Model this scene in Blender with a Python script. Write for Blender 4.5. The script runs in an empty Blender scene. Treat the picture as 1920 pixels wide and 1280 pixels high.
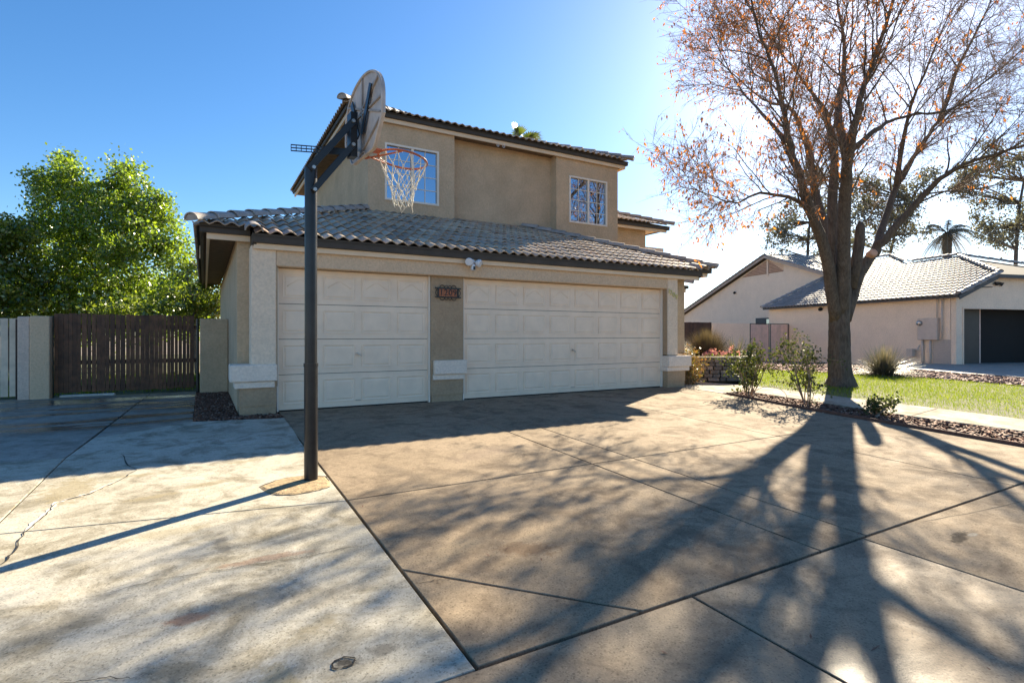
import bpy, bmesh, math, random
import numpy as np
from mathutils import Vector, Matrix
random.seed(7); rng = np.random.default_rng(7)
R = math.radians
SC = bpy.context.scene
COL = SC.collection
# ------------------------------------------------------------------ camera, sky, sun, exposure
CAM_H = 1.16
YAW = R(29.69)
cam = bpy.data.cameras.new('camera'); camo = bpy.data.objects.new('camera', cam); COL.objects.link(camo)
camo.location = (0, 0, CAM_H); camo.rotation_euler = (R(90), 0, -YAW)
cam.sensor_width = 36; cam.lens = 36 * 1012 / 1920; cam.shift_y = -12 / 1920
cam.clip_start = .05; cam.clip_end = 2000
SC.camera = camo
SUN_AZ, SUN_EL = R(61.4), R(28.0)          # azimuth measured from +Y towards +X
w = bpy.data.worlds.new('World'); SC.world = w; w.use_nodes = True
nt = w.node_tree; nt.nodes.clear()
sky = nt.nodes.new('ShaderNodeTexSky'); sky.sky_type = 'NISHITA'; sky.sun_disc = False
sky.sun_elevation = SUN_EL; sky.sun_rotation = SUN_AZ
sky.altitude = 300; sky.air_density = 1.0; sky.dust_density = 0.5; sky.ozone_density = 4.0
bg = nt.nodes.new('ShaderNodeBackground'); bg.inputs[1].default_value = 0.054
wo = nt.nodes.new('ShaderNodeOutputWorld')
hs = nt.nodes.new('ShaderNodeHueSaturation'); hs.inputs['Saturation'].default_value = 1.2
nt.links.new(sky.outputs[0], hs.inputs['Color']); nt.links.new(hs.outputs[0], bg.inputs[0]); nt.links.new(bg.outputs[0], wo.inputs[0])
sl = bpy.data.lights.new('sun', 'SUN'); sl.energy = 4.6; sl.angle = R(0.55); sl.color = (1.0, .87, .66)
so = bpy.data.objects.new('sun', sl); COL.objects.link(so)
sd = Vector((math.sin(SUN_AZ) * math.cos(SUN_EL), math.cos(SUN_AZ) * math.cos(SUN_EL), math.sin(SUN_EL)))
so.rotation_euler = (-sd).to_track_quat('-Z', 'Y').to_euler(); so.location = sd * 60
SC.view_settings.view_transform = 'Standard'; SC.view_settings.look = 'None'
SC.view_settings.exposure = 1.95; SC.view_settings.gamma = 1.0; SC.view_settings.use_curve_mapping = False
SC.render.engine = 'CYCLES'
SC.cycles.max_bounces = 6; SC.cycles.transparent_max_bounces = 8; SC.cycles.caustics_reflective = False
SC.cycles.use_denoising = True

# ------------------------------------------------------------------ helpers
FW = Vector((math.sin(YAW), math.cos(YAW), 0)); RT = Vector((math.cos(YAW), -math.sin(YAW), 0))
def ray(u, v): return FW + RT * ((u - 960) / 1012) + Vector((0, 0, (628 - v) / 1012))
def at_d(u, v, d): return Vector((0, 0, CAM_H)) + ray(u, v) * d
def at_y(u, v, y): r = ray(u, v); return Vector((0, 0, CAM_H)) + r * (y / r.y)
# neighbour's frame: t runs along its long wall (15 degrees off Y), o to the right
NU = Vector((math.sin(R(15)), math.cos(R(15)), 0)); NW = Vector((NU.y, -NU.x, 0)); NC = Vector((25.83, 9.84, 0))
def nb(t, o, z): return NC + NU * t + NW * o + Vector((0, 0, z))
def gz(x, y):                              # height of the ground
    b = .03 * (max(min(y, 8.9), -6) - 8.9)
    t = (x - NC.x) * NU.x + (y - NC.y) * NU.y
    k = min(max((x - 18.5) / 3, 0), 1)
    return b - k * min(max(t, 0) * .028, .32)
def onS(u, v):                             # pixel ray on the sloping ground
    r = ray(u, v); t = (-.03 * 8.9 - CAM_H) / (r.z - .03 * r.y)
    p = Vector((0, 0, CAM_H)) + r * t
    if p.y > 8.9: p = Vector((0, 0, CAM_H)) + r * (-CAM_H / r.z)
    return p

def root_of(o):
    while o.parent is not None: o = o.parent
    return o
def tag(o, label, cat, group=None, kind=None):
    if label: o['label'] = label
    if cat: o['category'] = cat
    if group: o['group'] = group
    if kind: o['kind'] = kind
    return o
def empty(name, loc, label=None, cat=None, group=None):
    o = bpy.data.objects.new(name, None); COL.objects.link(o); o.location = loc; o.empty_display_size = .2
    tag(o, label, cat, group); return o
def link_mesh(name, me, mat, parent, smooth=False):
    o = bpy.data.objects.new(name, me); COL.objects.link(o)
    if mat: me.materials.append(mat)
    if smooth: me.shade_smooth()
    if parent is not None: o.parent = parent
    return o
class MB:
    def __init__(s): s.v = []; s.f = []
    def add(s, vs, fs):
        n = len(s.v); s.v.extend([tuple(q) for q in vs]); s.f.extend([tuple(i + n for i in f) for f in fs]); return s
    def box(s, x0, x1, y0, y1, z0, z1):
        return s.add([(x0,y0,z0),(x1,y0,z0),(x1,y1,z0),(x0,y1,z0),(x0,y0,z1),(x1,y0,z1),(x1,y1,z1),(x0,y1,z1)],
                     [(3,2,1,0),(4,5,6,7),(0,1,5,4),(1,2,6,5),(2,3,7,6),(3,0,4,7)])
    def hexa(s, p):                        # 8 points, bottom ring then top ring
        return s.add(p, [(3,2,1,0),(4,5,6,7),(0,1,5,4),(1,2,6,5),(2,3,7,6),(3,0,4,7)])
    def obox(s, c, ax, ay, az):            # centre and three half-axis vectors
        c = Vector(c); ax = Vector(ax); ay = Vector(ay); az = Vector(az)
        return s.hexa([c-ax-ay-az, c+ax-ay-az, c+ax+ay-az, c-ax+ay-az, c-ax-ay+az, c+ax-ay+az, c+ax+ay+az, c-ax+ay+az])
    def bar(s, a, b, wd, th, up=(0,0,1)):
        a = Vector(a); b = Vector(b); d = (b - a); L = d.length / 2; d.normalize()
        sx = d.cross(Vector(up));
        if sx.length < 1e-4: sx = d.cross(Vector((1,0,0)))
        sx.normalize(); uz = sx.cross(d)
        return s.obox((a + b) / 2, d * L, sx * wd / 2, uz * th / 2)
    def prism(s, poly, z0, z1):            # polygon (x,y[,dz]) extruded; z0,z1 numbers or functions of x,y
        n = len(poly); g = lambda q, z: z(q[0], q[1]) if callable(z) else z
        vs = [(q[0], q[1], g(q, z0)) for q in poly] + [(q[0], q[1], g(q, z1)) for q in poly]
        fs = [tuple(range(n - 1, -1, -1)), tuple(range(n, 2 * n))] + [(i, (i+1) % n, n + (i+1) % n, n + i) for i in range(n)]
        return s.add(vs, fs)
    def tube(s, pts, rad, n=8, cap=True):
        pts = [Vector(p) for p in pts]; m = len(pts)
        if not hasattr(rad, '__len__'): rad = [rad] * m
        base = len(s.v); ref = None
        for i, p in enumerate(pts):
            d = (pts[min(i+1, m-1)] - pts[max(i-1, 0)]).normalized()
            if ref is None:
                ref = d.cross(Vector((0,0,1)))
                if ref.length < 1e-3: ref = Vector((1,0,0))
            ref = (ref - d * ref.dot(d)).normalized(); b = d.cross(ref)
            for k in range(n):
                a = 2 * math.pi * k / n; s.v.append(tuple(p + (ref * math.cos(a) + b * math.sin(a)) * rad[i]))
        for i in range(m - 1):
            for k in range(n):
                s.f.append((base+i*n+k, base+i*n+(k+1) % n, base+(i+1)*n+(k+1) % n, base+(i+1)*n+k))
        if cap: s.f.append(tuple(base+k for k in range(n-1, -1, -1))); s.f.append(tuple(base+(m-1)*n+k for k in range(n)))
        return s
    def build(s, name, mat, parent=None, smooth=False, bevel=0, origin=None):
        me = bpy.data.meshes.new(name)
        off = root_of(parent).location if parent is not None else Vector(origin or (0, 0, 0))
        me.from_pydata([(a-off.x, b-off.y, c-off.z) for a, b, c in s.v], [], s.f); me.update()
        o = link_mesh(name, me, mat, parent, smooth)
        if parent is None and origin: o.location = origin
        if bevel:
            bm = bmesh.new(); bm.from_mesh(me); bmesh.ops.remove_doubles(bm, verts=bm.verts, dist=1e-5)
            bmesh.ops.bevel(bm, geom=list(bm.edges), offset=bevel, segments=1, affect='EDGES', clamp_overlap=True)
            bm.to_mesh(me); bm.free()
        return o
def np_mesh(name, V, Fq, mat, parent=None, smooth=False):     # numpy verts (n,3), faces (m,3|4)
    me = bpy.data.meshes.new(name); V = np.asarray(V, np.float32); Fq = np.asarray(Fq, np.int32); k = Fq.shape[1]
    if parent is not None: V = V - np.array(root_of(parent).location, np.float32)
    me.vertices.add(len(V)); me.vertices.foreach_set('co', V.ravel())
    me.loops.add(Fq.size); me.loops.foreach_set('vertex_index', Fq.ravel())
    me.polygons.add(len(Fq)); me.polygons.foreach_set('loop_start', np.arange(0, Fq.size, k, dtype=np.int32))
    me.update(calc_edges=True); me.validate()
    return link_mesh(name, me, mat, parent, smooth)
def copy_tree(o, parent=None):
    c = o.copy(); COL.objects.link(c)
    if parent is not None: c.parent = parent
    for ch in list(o.children): copy_tree(ch, c)
    return c

# ------------------------------------------------------------------ materials
def mk(name):
    m = bpy.data.materials.new(name); m.use_nodes = True; return m, m.node_tree.nodes, m.node_tree.links
def noise(N, L, scale, detail=4, rough=.55, vec=None, dist=0):
    n = N.new('ShaderNodeTexNoise'); n.inputs['Scale'].default_value = scale; n.inputs['Detail'].default_value = detail
    n.inputs['Roughness'].default_value = rough; n.inputs['Distortion'].default_value = dist
    if vec: L.new(vec, n.inputs['Vector'])
    return n.outputs[0]
def ramp(N, L, fac, stops):
    r = N.new('ShaderNodeValToRGB'); cr = r.color_ramp
    while len(cr.elements) < len(stops): cr.elements.new(.5)
    for e, (p, c) in zip(cr.elements, stops):
        e.position = p; e.color = (c, c, c, 1) if isinstance(c, (int, float)) else (*c, 1)
    L.new(fac, r.inputs[0]); return r.outputs[0]
def mixc(N, L, fac, a, b, mode='MIX'):
    m = N.new('ShaderNodeMix'); m.data_type = 'RGBA'; m.blend_type = mode
    for sock, val in ((m.inputs[0], fac), (m.inputs[6], a), (m.inputs[7], b)):
        if isinstance(val, (int, float)): sock.default_value = val if sock is m.inputs[0] or sock == m.inputs[0] else (val, val, val, 1)
        elif isinstance(val, tuple): sock.default_value = (*val, 1)
        else: L.new(val, sock)
    return m.outputs[2]
def math_(N, L, op, a, b=0.0):
    m = N.new('ShaderNodeMath'); m.operation = op
    for sock, val in ((m.inputs[0], a), (m.inputs[1], b)):
        if isinstance(val, (int, float)): sock.default_value = val
        else: L.new(val, sock)
    return m.outputs[0]
def wpos(N): return N.new('ShaderNodeNewGeometry').outputs['Position']
def bump(N, L, h, strength, dist, bsdf):
    b = N.new('ShaderNodeBump'); b.inputs['Strength'].default_value = strength; b.inputs['Distance'].default_value = dist
    L.new(h, b.inputs['Height']); L.new(b.outputs[0], bsdf.inputs['Normal'])
def simple(name, col, rough=.6, var=.12, scale=6, bmp=0, bscale=60, metal=0, spec=.5, rnd=0):
    m, N, L = mk(name); b = N['Principled BSDF']; P = wpos(N)
    b.inputs['Roughness'].default_value = rough; b.inputs['Metallic'].default_value = metal; b.inputs['Specular IOR Level'].default_value = spec
    f = ramp(N, L, noise(N, L, scale, 5, .6, P), [(.3, 1 - var), (.7, 1 + var)])
    c = mixc(N, L, 1.0, col, f, 'MULTIPLY')
    if rnd:
        oi = N.new('ShaderNodeObjectInfo'); c = mixc(N, L, 1.0, c, ramp(N, L, oi.outputs['Random'], [(0, 1 - rnd), (1, 1 + rnd)]), 'MULTIPLY')
    L.new(c, b.inputs['Base Color'])
    if bmp: bump(N, L, noise(N, L, bscale, 4, .6, P), bmp, .01, b)
    return m
def stucco(name, col, var=.15, bs=55):
    m, N, L = mk(name); b = N['Principled BSDF']; P = wpos(N); b.inputs['Roughness'].default_value = .9; b.inputs['Specular IOR Level'].default_value = .2
    f = ramp(N, L, noise(N, L, 1.7, 6, .65, P), [(.3, 1 - var), (.7, 1 + var * .6)])
    f2 = ramp(N, L, noise(N, L, 28, 3, .6, P), [(.3, .87), (.7, 1.07)])
    L.new(mixc(N, L, 1.0, mixc(N, L, 1.0, col, f, 'MULTIPLY'), f2, 'MULTIPLY'), b.inputs['Base Color'])
    h = math_(N, L, 'ADD', noise(N, L, bs, 3, .6, P), noise(N, L, 14, 3, .6, P))
    bump(N, L, h, .7, .014, b); return m
def leafmat(name, c1, c2, trans=.5, gloss=.12):
    m, N, L = mk(name); N.remove(N['Principled BSDF'])
    g = N.new('ShaderNodeNewGeometry'); col = ramp(N, L, g.outputs['Random Per Island'], [(0, c1), (1, c2)])
    d = N.new('ShaderNodeBsdfDiffuse'); t = N.new('ShaderNodeBsdfTranslucent'); gl = N.new('ShaderNodeBsdfGlossy')
    L.new(col, d.inputs[0]); gl.inputs['Roughness'].default_value = .35; gl.inputs[0].default_value = (.9, .9, .85, 1)
    L.new(mixc(N, L, 1.0, col, (1.5, 1.45, .7), 'MULTIPLY'), t.inputs[0])
    s1 = N.new('ShaderNodeMixShader'); s1.inputs[0].default_value = trans; L.new(d.outputs[0], s1.inputs[1]); L.new(t.outputs[0], s1.inputs[2])
    s2 = N.new('ShaderNodeMixShader'); s2.inputs[0].default_value = gloss; L.new(s1.outputs[0], s2.inputs[1]); L.new(gl.outputs[0], s2.inputs[2])
    L.new(s2.outputs[0], N['Material Output'].inputs[0]); return m
M = {}
M['wall'] = stucco('tan_stucco', (.62, .455, .295))
M['pier'] = stucco('brown_tan_stucco', (.46, .33, .21))
M['portal'] = stucco('pale_stucco', (.84, .67, .50), .06)
M['header'] = stucco('header_stucco', (.72, .53, .355), .06)  # same paint as the columns, tanned for the warm bounce under the eave
M['trimwhite'] = stucco('white_trim_stucco', (.86, .73, .60), .05, 40)
M['fascia'] = simple('cream_fascia_paint', (.80, .61, .42), .55, .06, 3)
M['darkfascia'] = simple('dark_brown_fascia_paint', (.06, .048, .036), .7, .2, 4)
M['soffit'] = simple('brown_soffit_wood', (.17, .115, .07), .8, .3, 9)
M['door'] = simple('garage_door_paint', (.90, .71, .53), .5, .07, 3.5, .2, 40)
M['black'] = simple('black_paint', (.014, .014, .015), .35, .2, 12)
M['steel'] = simple('galvanised_steel', (.45, .44, .42), .4, .15, 20, metal=.9)
M['brass'] = simple('brass', (.66, .56, .22), .35, .1, 20, metal=.25)
M['white'] = simple('white_plastic', (.75, .75, .76), .35, .03, 5)
M['frame'] = simple('window_frame_paint', (.86, .76, .64), .5, .04, 5)
m, N, L = mk('tree_bark'); b = N['Principled BSDF']; P = wpos(N); b.inputs['Roughness'].default_value = .95
mp = N.new('ShaderNodeMapping'); mp.inputs['Scale'].default_value = (1, 1, .22); L.new(P, mp.inputs[0])
hN = noise(N, L, 26, 6, .7, mp.outputs[0], .6); hM = noise(N, L, 3.5, 4, .6, P)
L.new(mixc(N, L, 1.0, ramp(N, L, hN, [(.3, (.06, .045, .034)), (.7, (.17, .135, .105))]), ramp(N, L, hM, [(.3, .75), (.7, 1.2)]), 'MULTIPLY'), b.inputs['Base Color'])
bump(N, L, hN, .9, .03, b); M['bark'] = m
M['twig'] = simple('twig_bark', (.30, .21, .14), .85, .25, 5)
M['dark'] = simple('dark_interior', (.012, .011, .010), .9, .1, 3)  # near-black colour carries the shade of the neighbour's garage interior
M['gatewood'] = simple('dark_stained_gate_wood', (.125, .052, .023), .6, .45, 9, .3, 40, rnd=.35)
M['whiteboard'] = simple('pale_painted_board', (.72, .58, .43), .7, .15, 6)
M['nwall'] = stucco('pink_cream_stucco', (.88, .71, .55), .06)
M['nfascia'] = simple('slate_blue_fascia', (.055, .06, .065), .6, .15, 4)
M['ngate'] = simple('pink_gate_board', (.75, .52, .43), .7, .12, 5, rnd=.12)
M['conduit'] = simple('painted_conduit', (.56, .47, .40), .5, .08, 8)
M['brownfence'] = simple('brown_fence_board', (.06, .034, .024), .7, .3, 7, rnd=.25)
M['cord'] = simple('net_cord', (.72, .68, .58), .8, .1, 30)
M['rim'] = simple('orange_rim_paint', (.42, .115, .045), .45, .2, 20)
M['board'] = simple('weathered_backboard', (.50, .43, .38), .6, .28, 5)
M['rib'] = simple('backboard_rib', (.33, .28, .245), .65, .25, 6)
m, N, L = mk('window_glass'); N.remove(N['Principled BSDF'])
g1 = N.new('ShaderNodeBsdfGlossy'); g1.inputs['Roughness'].default_value = .015; g1.inputs[0].default_value = (.78, .86, 1, 1)
d1 = N.new('ShaderNodeBsdfDiffuse'); d1.inputs[0].default_value = (.012, .016, .02, 1)
s1 = N.new('ShaderNodeMixShader'); s1.inputs[0].default_value = .6
L.new(d1.outputs[0], s1.inputs[1]); L.new(g1.outputs[0], s1.inputs[2]); L.new(s1.outputs[0], N['Material Output'].inputs[0]); M['glass'] = m
# roof tile: each tile its own shade of tan, grey and brown
def tilemat(name, cols, island=False):
    m, N, L = mk(name); b = N['Principled BSDF']; P = wpos(N); b.inputs['Roughness'].default_value = .55
    src = N.new('ShaderNodeNewGeometry').outputs['Random Per Island'] if island else N.new('ShaderNodeObjectInfo').outputs['Random']
    c = ramp(N, L, src, [(i / (len(cols) - 1), q) for i, q in enumerate(cols)])
    f = ramp(N, L, noise(N, L, 9, 5, .65, P), [(.3, .75), (.7, 1.15)])
    L.new(mixc(N, L, 1.0, c, f, 'MULTIPLY'), b.inputs['Base Color']); bump(N, L, noise(N, L, 70, 3, .6, P), .3, .006, b); return m
TC = [(.36, .275, .20), (.56, .43, .30), (.29, .23, .175), (.52, .36, .245), (.42, .355, .29), (.62, .49, .35), (.34, .25, .18)]
M['tile'] = tilemat('concrete_roof_tile', TC); M['tile_i'] = tilemat('concrete_roof_tile_field', TC, True)
M['captile'] = simple('hip_cap_tile', (.33, .29, .255), .6, .15, 7, .2, 60, rnd=.12)
M['ntile'] = tilemat('neighbour_roof_tile', [(.29, .235, .19), (.23, .185, .15), (.35, .28, .225), (.26, .22, .185)], True)
# concrete
def concrete(name, base, stain, pale, gloss_rough, wet=None, spots=()):
    m, N, L = mk(name); b = N['Principled BSDF']; P = wpos(N)
    n1 = noise(N, L, .55, 7, .62, P, .4); n2 = noise(N, L, 2.6, 7, .7, P, .6); n3 = noise(N, L, 90, 3, .6, P); n4 = noise(N, L, 12, 6, .7, P)
    c = mixc(N, L, ramp(N, L, n1, [(.38, 0.), (.62, 1.)]), base, pale)
    c = mixc(N, L, ramp(N, L, n2, [(.47, 0.), (.63, .85)]), c, stain)
    c = mixc(N, L, 1.0, c, ramp(N, L, n4, [(.28, .80), (.72, 1.12)]), 'MULTIPLY')
    c = mixc(N, L, 1.0, c, ramp(N, L, n3, [(.3, .86), (.7, 1.10)]), 'MULTIPLY')
    for (sx, sy, rx, ry, rot, scol, amt_) in spots:      # old stains, edges broken up by noise
        mp = N.new('ShaderNodeMapping'); mp.vector_type = 'TEXTURE'; mp.inputs['Location'].default_value = (sx, sy, 0); mp.inputs['Rotation'].default_value = (0, 0, rot); mp.inputs['Scale'].default_value = (rx, ry, 1000)
        L.new(P, mp.inputs[0]); vl = N.new('ShaderNodeVectorMath'); vl.operation = 'LENGTH'; L.new(mp.outputs[0], vl.inputs[0])
        dd = math_(N, L, 'ADD', vl.outputs['Value'], math_(N, L, 'MULTIPLY', math_(N, L, 'SUBTRACT', noise(N, L, 14, 6, .7, P), .5), 2.6))
        c = mixc(N, L, math_(N, L, 'MULTIPLY', ramp(N, L, dd, [(.5, 1.), (.95, 0.)]), amt_), c, scol)
    sp = N.new('ShaderNodeTexVoronoi'); sp.inputs['Scale'].default_value = 130; L.new(P, sp.inputs['Vector'])
    c = mixc(N, L, 1.0, c, ramp(N, L, sp.outputs['Color'], [(.12, .62), (.30, 1.0), (.85, 1.0), (.97, 1.3)]), 'MULTIPLY')
    rr = ramp(N, L, n2, [(.3, gloss_rough), (.7, min(1, gloss_rough + .25))])
    if wet is not None:                    # (x0,x1,y0,y1,amount) wet area, streaky
        sep = N.new('ShaderNodeSeparateXYZ'); L.new(P, sep.inputs[0])
        x0, x1, y0, y1, amt, sc = wet
        def band(s, a, bb, soft):
            f1 = N.new('ShaderNodeMapRange'); f1.interpolation_type = 'SMOOTHSTEP'; L.new(s, f1.inputs[0]); f1.inputs[1].default_value = a - soft; f1.inputs[2].default_value = a + soft
            f2 = N.new('ShaderNodeMapRange'); f2.interpolation_type = 'SMOOTHSTEP'; L.new(s, f2.inputs[0]); f2.inputs[1].default_value = bb - soft; f2.inputs[2].default_value = bb + soft
            return math_(N, L, 'SUBTRACT', f1.outputs[0], f2.outputs[0])
        area = math_(N, L, 'MULTIPLY', band(sep.outputs[0], x0, x1, .35), band(sep.outputs[1], y0, y1, .35))
        mp = N.new('ShaderNodeMapping'); mp.inputs['Scale'].default_value = sc; L.new(P, mp.inputs[0])
        wn = ramp(N, L, noise(N, L, 1.0, 5, .6, mp.outputs[0], .5), [(.46, 0.), (.56, 1.)])
        wm = math_(N, L, 'MULTIPLY', math_(N, L, 'MULTIPLY', area, wn), amt)
        c = mixc(N, L, wm, c, mixc(N, L, 1.0, c, (.36, .35, .34), 'MULTIPLY'))
        rr = mixc(N, L, wm, rr, .12)
    L.new(c, b.inputs['Base Color']); L.new(rr, b.inputs['Roughness']); b.inputs['Specular IOR Level'].default_value = .14
    bump(N, L, math_(N, L, 'ADD', n3, n4), .22, .006, b); return m
M['drive'] = concrete('tan_driveway_concrete', (.275, .210, .138), (.18, .135, .092), (.325, .25, .168), .8, None, [(1.75, 2.9, .25, .12, -.6, (.15, .09, .05), .6), (1.35, 3.1, .3, .12, .3, (.38, .29, .18), .5), (4.46, 1.68, .2, .05, .2, (.03, .02, .014), .9), (3.0, 7.6, .35, .15, .2, (.16, .11, .07), .55), (5.6, 7.3, .4, .2, 0, (.15, .105, .068), .5), (2.2, 7.4, .3, .12, 0, (.17, .12, .075), .5), (5.2, 3.1, .05, .9, -.1, (.17, .125, .08), .45), (7.2, 4.6, .5, .15, .4, (.20, .145, .09), .5), (2.6, 5.2, .5, .2, .3, (.22, .165, .12), .6)])
M['drive_wet'] = concrete('tan_driveway_concrete_damp', (.275, .210, .138), (.18, .135, .092), (.325, .25, .168), .56, (1.2, 2.6, -.5, 1.5, .5, (.9, 1.3, 1)))
GR, OL, RU = (.20, .18, .14), (.30, .25, .15), (.32, .18, .11)
M['pad'] = concrete('pale_pad_concrete', (.44, .40, .31), (.225, .195, .135), (.53, .49, .40), .7, None,
    [(.66, 2.31, .10, .05, -.4, GR, .8), (.505, 2.29, .06, .05, .3, (.07, .06, .045), .9), (.26, 2.30, .09, .16, .2, OL, .7), (.10, 3.80, .06, .22, .1, GR, .8), (.05, 5.3, .22, .07, .3, OL, .6), (-.35, 5.1, .2, .06, .2, OL, .6), (.45, 2.63, .16, .06, .5, OL, .5),
     (-.06, 2.97, .13, .06, 0, RU, .8), (-.55, 5.85, .3, .06, 0, OL, .6), (.35, 5.95, .25, .05, .1, OL, .5), (-.95, 5.6, .22, .5, .1, OL, .7), (.3, 3.5, .3, .05, 0, RU, .5), (.2, 3.0, .35, .2, .4, GR, .35), (.5, 2.9, .25, .15, .2, GR, .4), (-.5, 3.2, .35, .12, .3, GR, .45), (-.2, 4.2, .3, .1, .1, OL, .45), (.55, 3.75, .22, .09, .4, GR, .5), (-.7, 2.6, .3, .2, 0, OL, .4)])
M['pad_wet'] = concrete('pale_pad_concrete_damp', (.31, .28, .23), (.21, .18, .14), (.36, .325, .27), .5, (-4.5, .4, 8.6, 12.9, .95, (.35, 2.4, 1)))
M['walk'] = concrete('walkway_concrete', (.35, .30, .225), (.27, .225, .16), (.40, .345, .265), .75)
M['nslab'] = concrete('neighbour_slab_concrete', (.36, .32, .27), (.28, .25, .21), (.40, .36, .31), .6)
M['joint'] = simple('dark_joint_filler', (.018, .014, .011), .9, .3, 20)
M['soil'] = simple('brown_soil', (.085, .055, .038), .95, .35, 5, .8, 40)
M['ground'] = simple('tan_earth', (.21, .165, .125), .95, .25, 1.3, .6, 30)
M['turf'] = simple('turf_soil', (.085, .085, .03), .95, .35, 2.5, .6, 50)
m, N, L = mk('mulch_chips'); b = N['Principled BSDF']; b.inputs['Roughness'].default_value = .85
L.new(ramp(N, L, N.new('ShaderNodeNewGeometry').outputs['Random Per Island'], [(0, (.065, .028, .016)), (.5, (.16, .072, .042)), (.92, (.22, .115, .075)), (1, (.42, .31, .23))]), b.inputs['Base Color']); M['chips'] = m
m, N, L = mk('pink_gravel'); b = N['Principled BSDF']; b.inputs['Roughness'].default_value = .85
L.new(ramp(N, L, N.new('ShaderNodeNewGeometry').outputs['Random Per Island'], [(0, (.16, .095, .075)), (.5, (.27, .165, .13)), (1, (.42, .30, .25))]), b.inputs['Base Color']); M['gravel'] = m
M['grass'] = leafmat('lawn_grass', (.10, .17, .012), (.22, .25, .03), .5, .03)
M['leaf'] = leafmat('green_tree_leaf', (.07, .13, .014), (.26, .36, .035), .6, .08)
M['leaf2'] = leafmat('hedge_leaf', (.06, .11, .015), (.23, .28, .035), .55, .07)
M['orange'] = leafmat('dry_orange_leaf', (.22, .07, .02), (.60, .23, .06), .5, .05)
M['euc'] = leafmat('grey_green_leaf', (.10, .10, .09), (.165, .16, .14), .3, .04)
M['palm'] = leafmat('palm_frond', (.05, .085, .02), (.11, .14, .035), .35, .12)
M['deadpalm'] = leafmat('dry_palm_frond', (.17, .12, .07), (.30, .22, .13), .3, .05)
M['rose'] = leafmat('rose_leaf', (.035, .055, .018), (.10, .11, .03), .35, .03)
M['nandina'] = leafmat('nandina_leaf', (.09, .11, .02), (.26, .12, .04), .4, .1)
M['petal'] = leafmat('pink_petal', (.45, .14, .23), (.66, .36, .44), .3, .04)
M['dry'] = leafmat('dry_grass_blade', (.12, .095, .07), (.19, .15, .11), .15, .03)
M['redyucca'] = leafmat('grey_blade_leaf', (.06, .07, .05), (.22, .17, .14), .25, .15)
M['stone'] = simple('planter_stone', (.21, .165, .135), .85, .3, 9, .6, 40, rnd=.35)

# ------------------------------------------------------------------ ground, driveway, pads, walk, beds, lawn
xs = [-900, -300, -120, -60, -30] + list(range(-20, 60, 2)) + [70, 90, 130, 250, 900]
ys = [-300, -100, -40, -20] + list(range(-12, 50, 2)) + [60, 80, 120, 200, 400, 1200]
gv = [(x, y, gz(x, y) - .11) for y in ys for x in xs]; nx = len(xs)
gf = [(j*nx+i, j*nx+i+1, (j+1)*nx+i+1, (j+1)*nx+i) for j in range(len(ys)-1) for i in range(nx-1)]
g0 = MB().add(gv, gf).build('ground', M['ground']); g0['kind'] = 'structure'

def inset(poly, d):                        # shrink a convex-ish polygon by moving every edge inwards
    n = len(poly); out = []
    for i in range(n):
        p0, p1, p2 = Vector(poly[i-1]), Vector(poly[i]), Vector(poly[(i+1) % n])
        a = (p1 - p0).normalized(); b_ = (p2 - p1).normalized()
        na = Vector((-a.y, a.x)); nb_ = Vector((-b_.y, b_.x)); k = 1 + na.dot(nb_)
        out.append(tuple(p1 + (na + nb_) / max(k, .3) * d))
    return out
def slab(name, poly, mat, parent, gap=.006, top=0.0, thick=.10, chip=.0035):
    p = inset(poly, gap); q = inset(poly, gap + chip); n = len(p)
    vs = [(x, y, gz(x, y) + top - thick) for x, y in p] + [(x, y, gz(x, y) + top - chip) for x, y in p] + [(x, y, gz(x, y) + top) for x, y in q]
    fs = [tuple(range(n-1, -1, -1)), tuple(range(2*n, 3*n))]
    for i in range(n):
        j = (i+1) % n; fs += [(i, j, n+j, n+i), (n+i, n+j, 2*n+j, 2*n+i)]
    return MB().add(vs, fs).build(name, mat, parent)
def sheet(name, poly, dz, mat, parent=None):
    return MB().add([(x, y, gz(x, y) + dz) for x, y in poly], [tuple(range(len(poly)))]).build(name, mat, parent)
def xr(y):
    P = [(-9, 8.1), (2, 8.53), (2.9, 8.6), (3.9, 8.7), (5, 8.78), (6.4, 9.03), (7.47, 9.25), (9, 9.3)]
    for (a, b), (c, d) in zip(P, P[1:]):
        if a <= y <= c: return b + (d - b) * (y - a) / (c - a)
    return P[-1][1]
drive = MB().add([(x, y, gz(x, y) - .035) for x, y in ((-6, -9), (8.1, -9), (8.5, 2), (8.66, 3.9), (8.74, 5), (8.99, 6.4), (9.2, 7.47), (9.2, 8.86), (.97, 8.86), (.97, 2.02), (-6, 2.02))], [tuple(range(11))]).build('driveway', M['joint'])
drive['kind'] = 'structure'
XC = [.975, 3.40, 3.93, 6.40]; YR = [2.0, 4.33, 6.52, 8.862]
for r in range(3):
    y0, y1 = YR[r], YR[r+1]
    for c in range(4):
        if c < 3: poly = [(XC[c], y0), (XC[c+1], y0), (XC[c+1], y1), (XC[c], y1)]
        else: poly = [(6.40, y0)] + [(xr(y), y) for y in np.linspace(y0, y1, 5)] + [(6.40, y1)]
        if r == 0 and c == 0:
            slab('slab', [(.975, 2.0), (1.89, 2.0), (.975, 2.99)], M['drive'], drive, .009)
            slab('slab', [(1.89, 2.0), (3.40, 2.0), (3.40, 4.33), (.975, 4.33), (.975, 2.99)], M['drive'], drive, .008)
        else: slab('slab', poly, M['drive'], drive, .0055 if r == 2 else .007)
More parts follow.
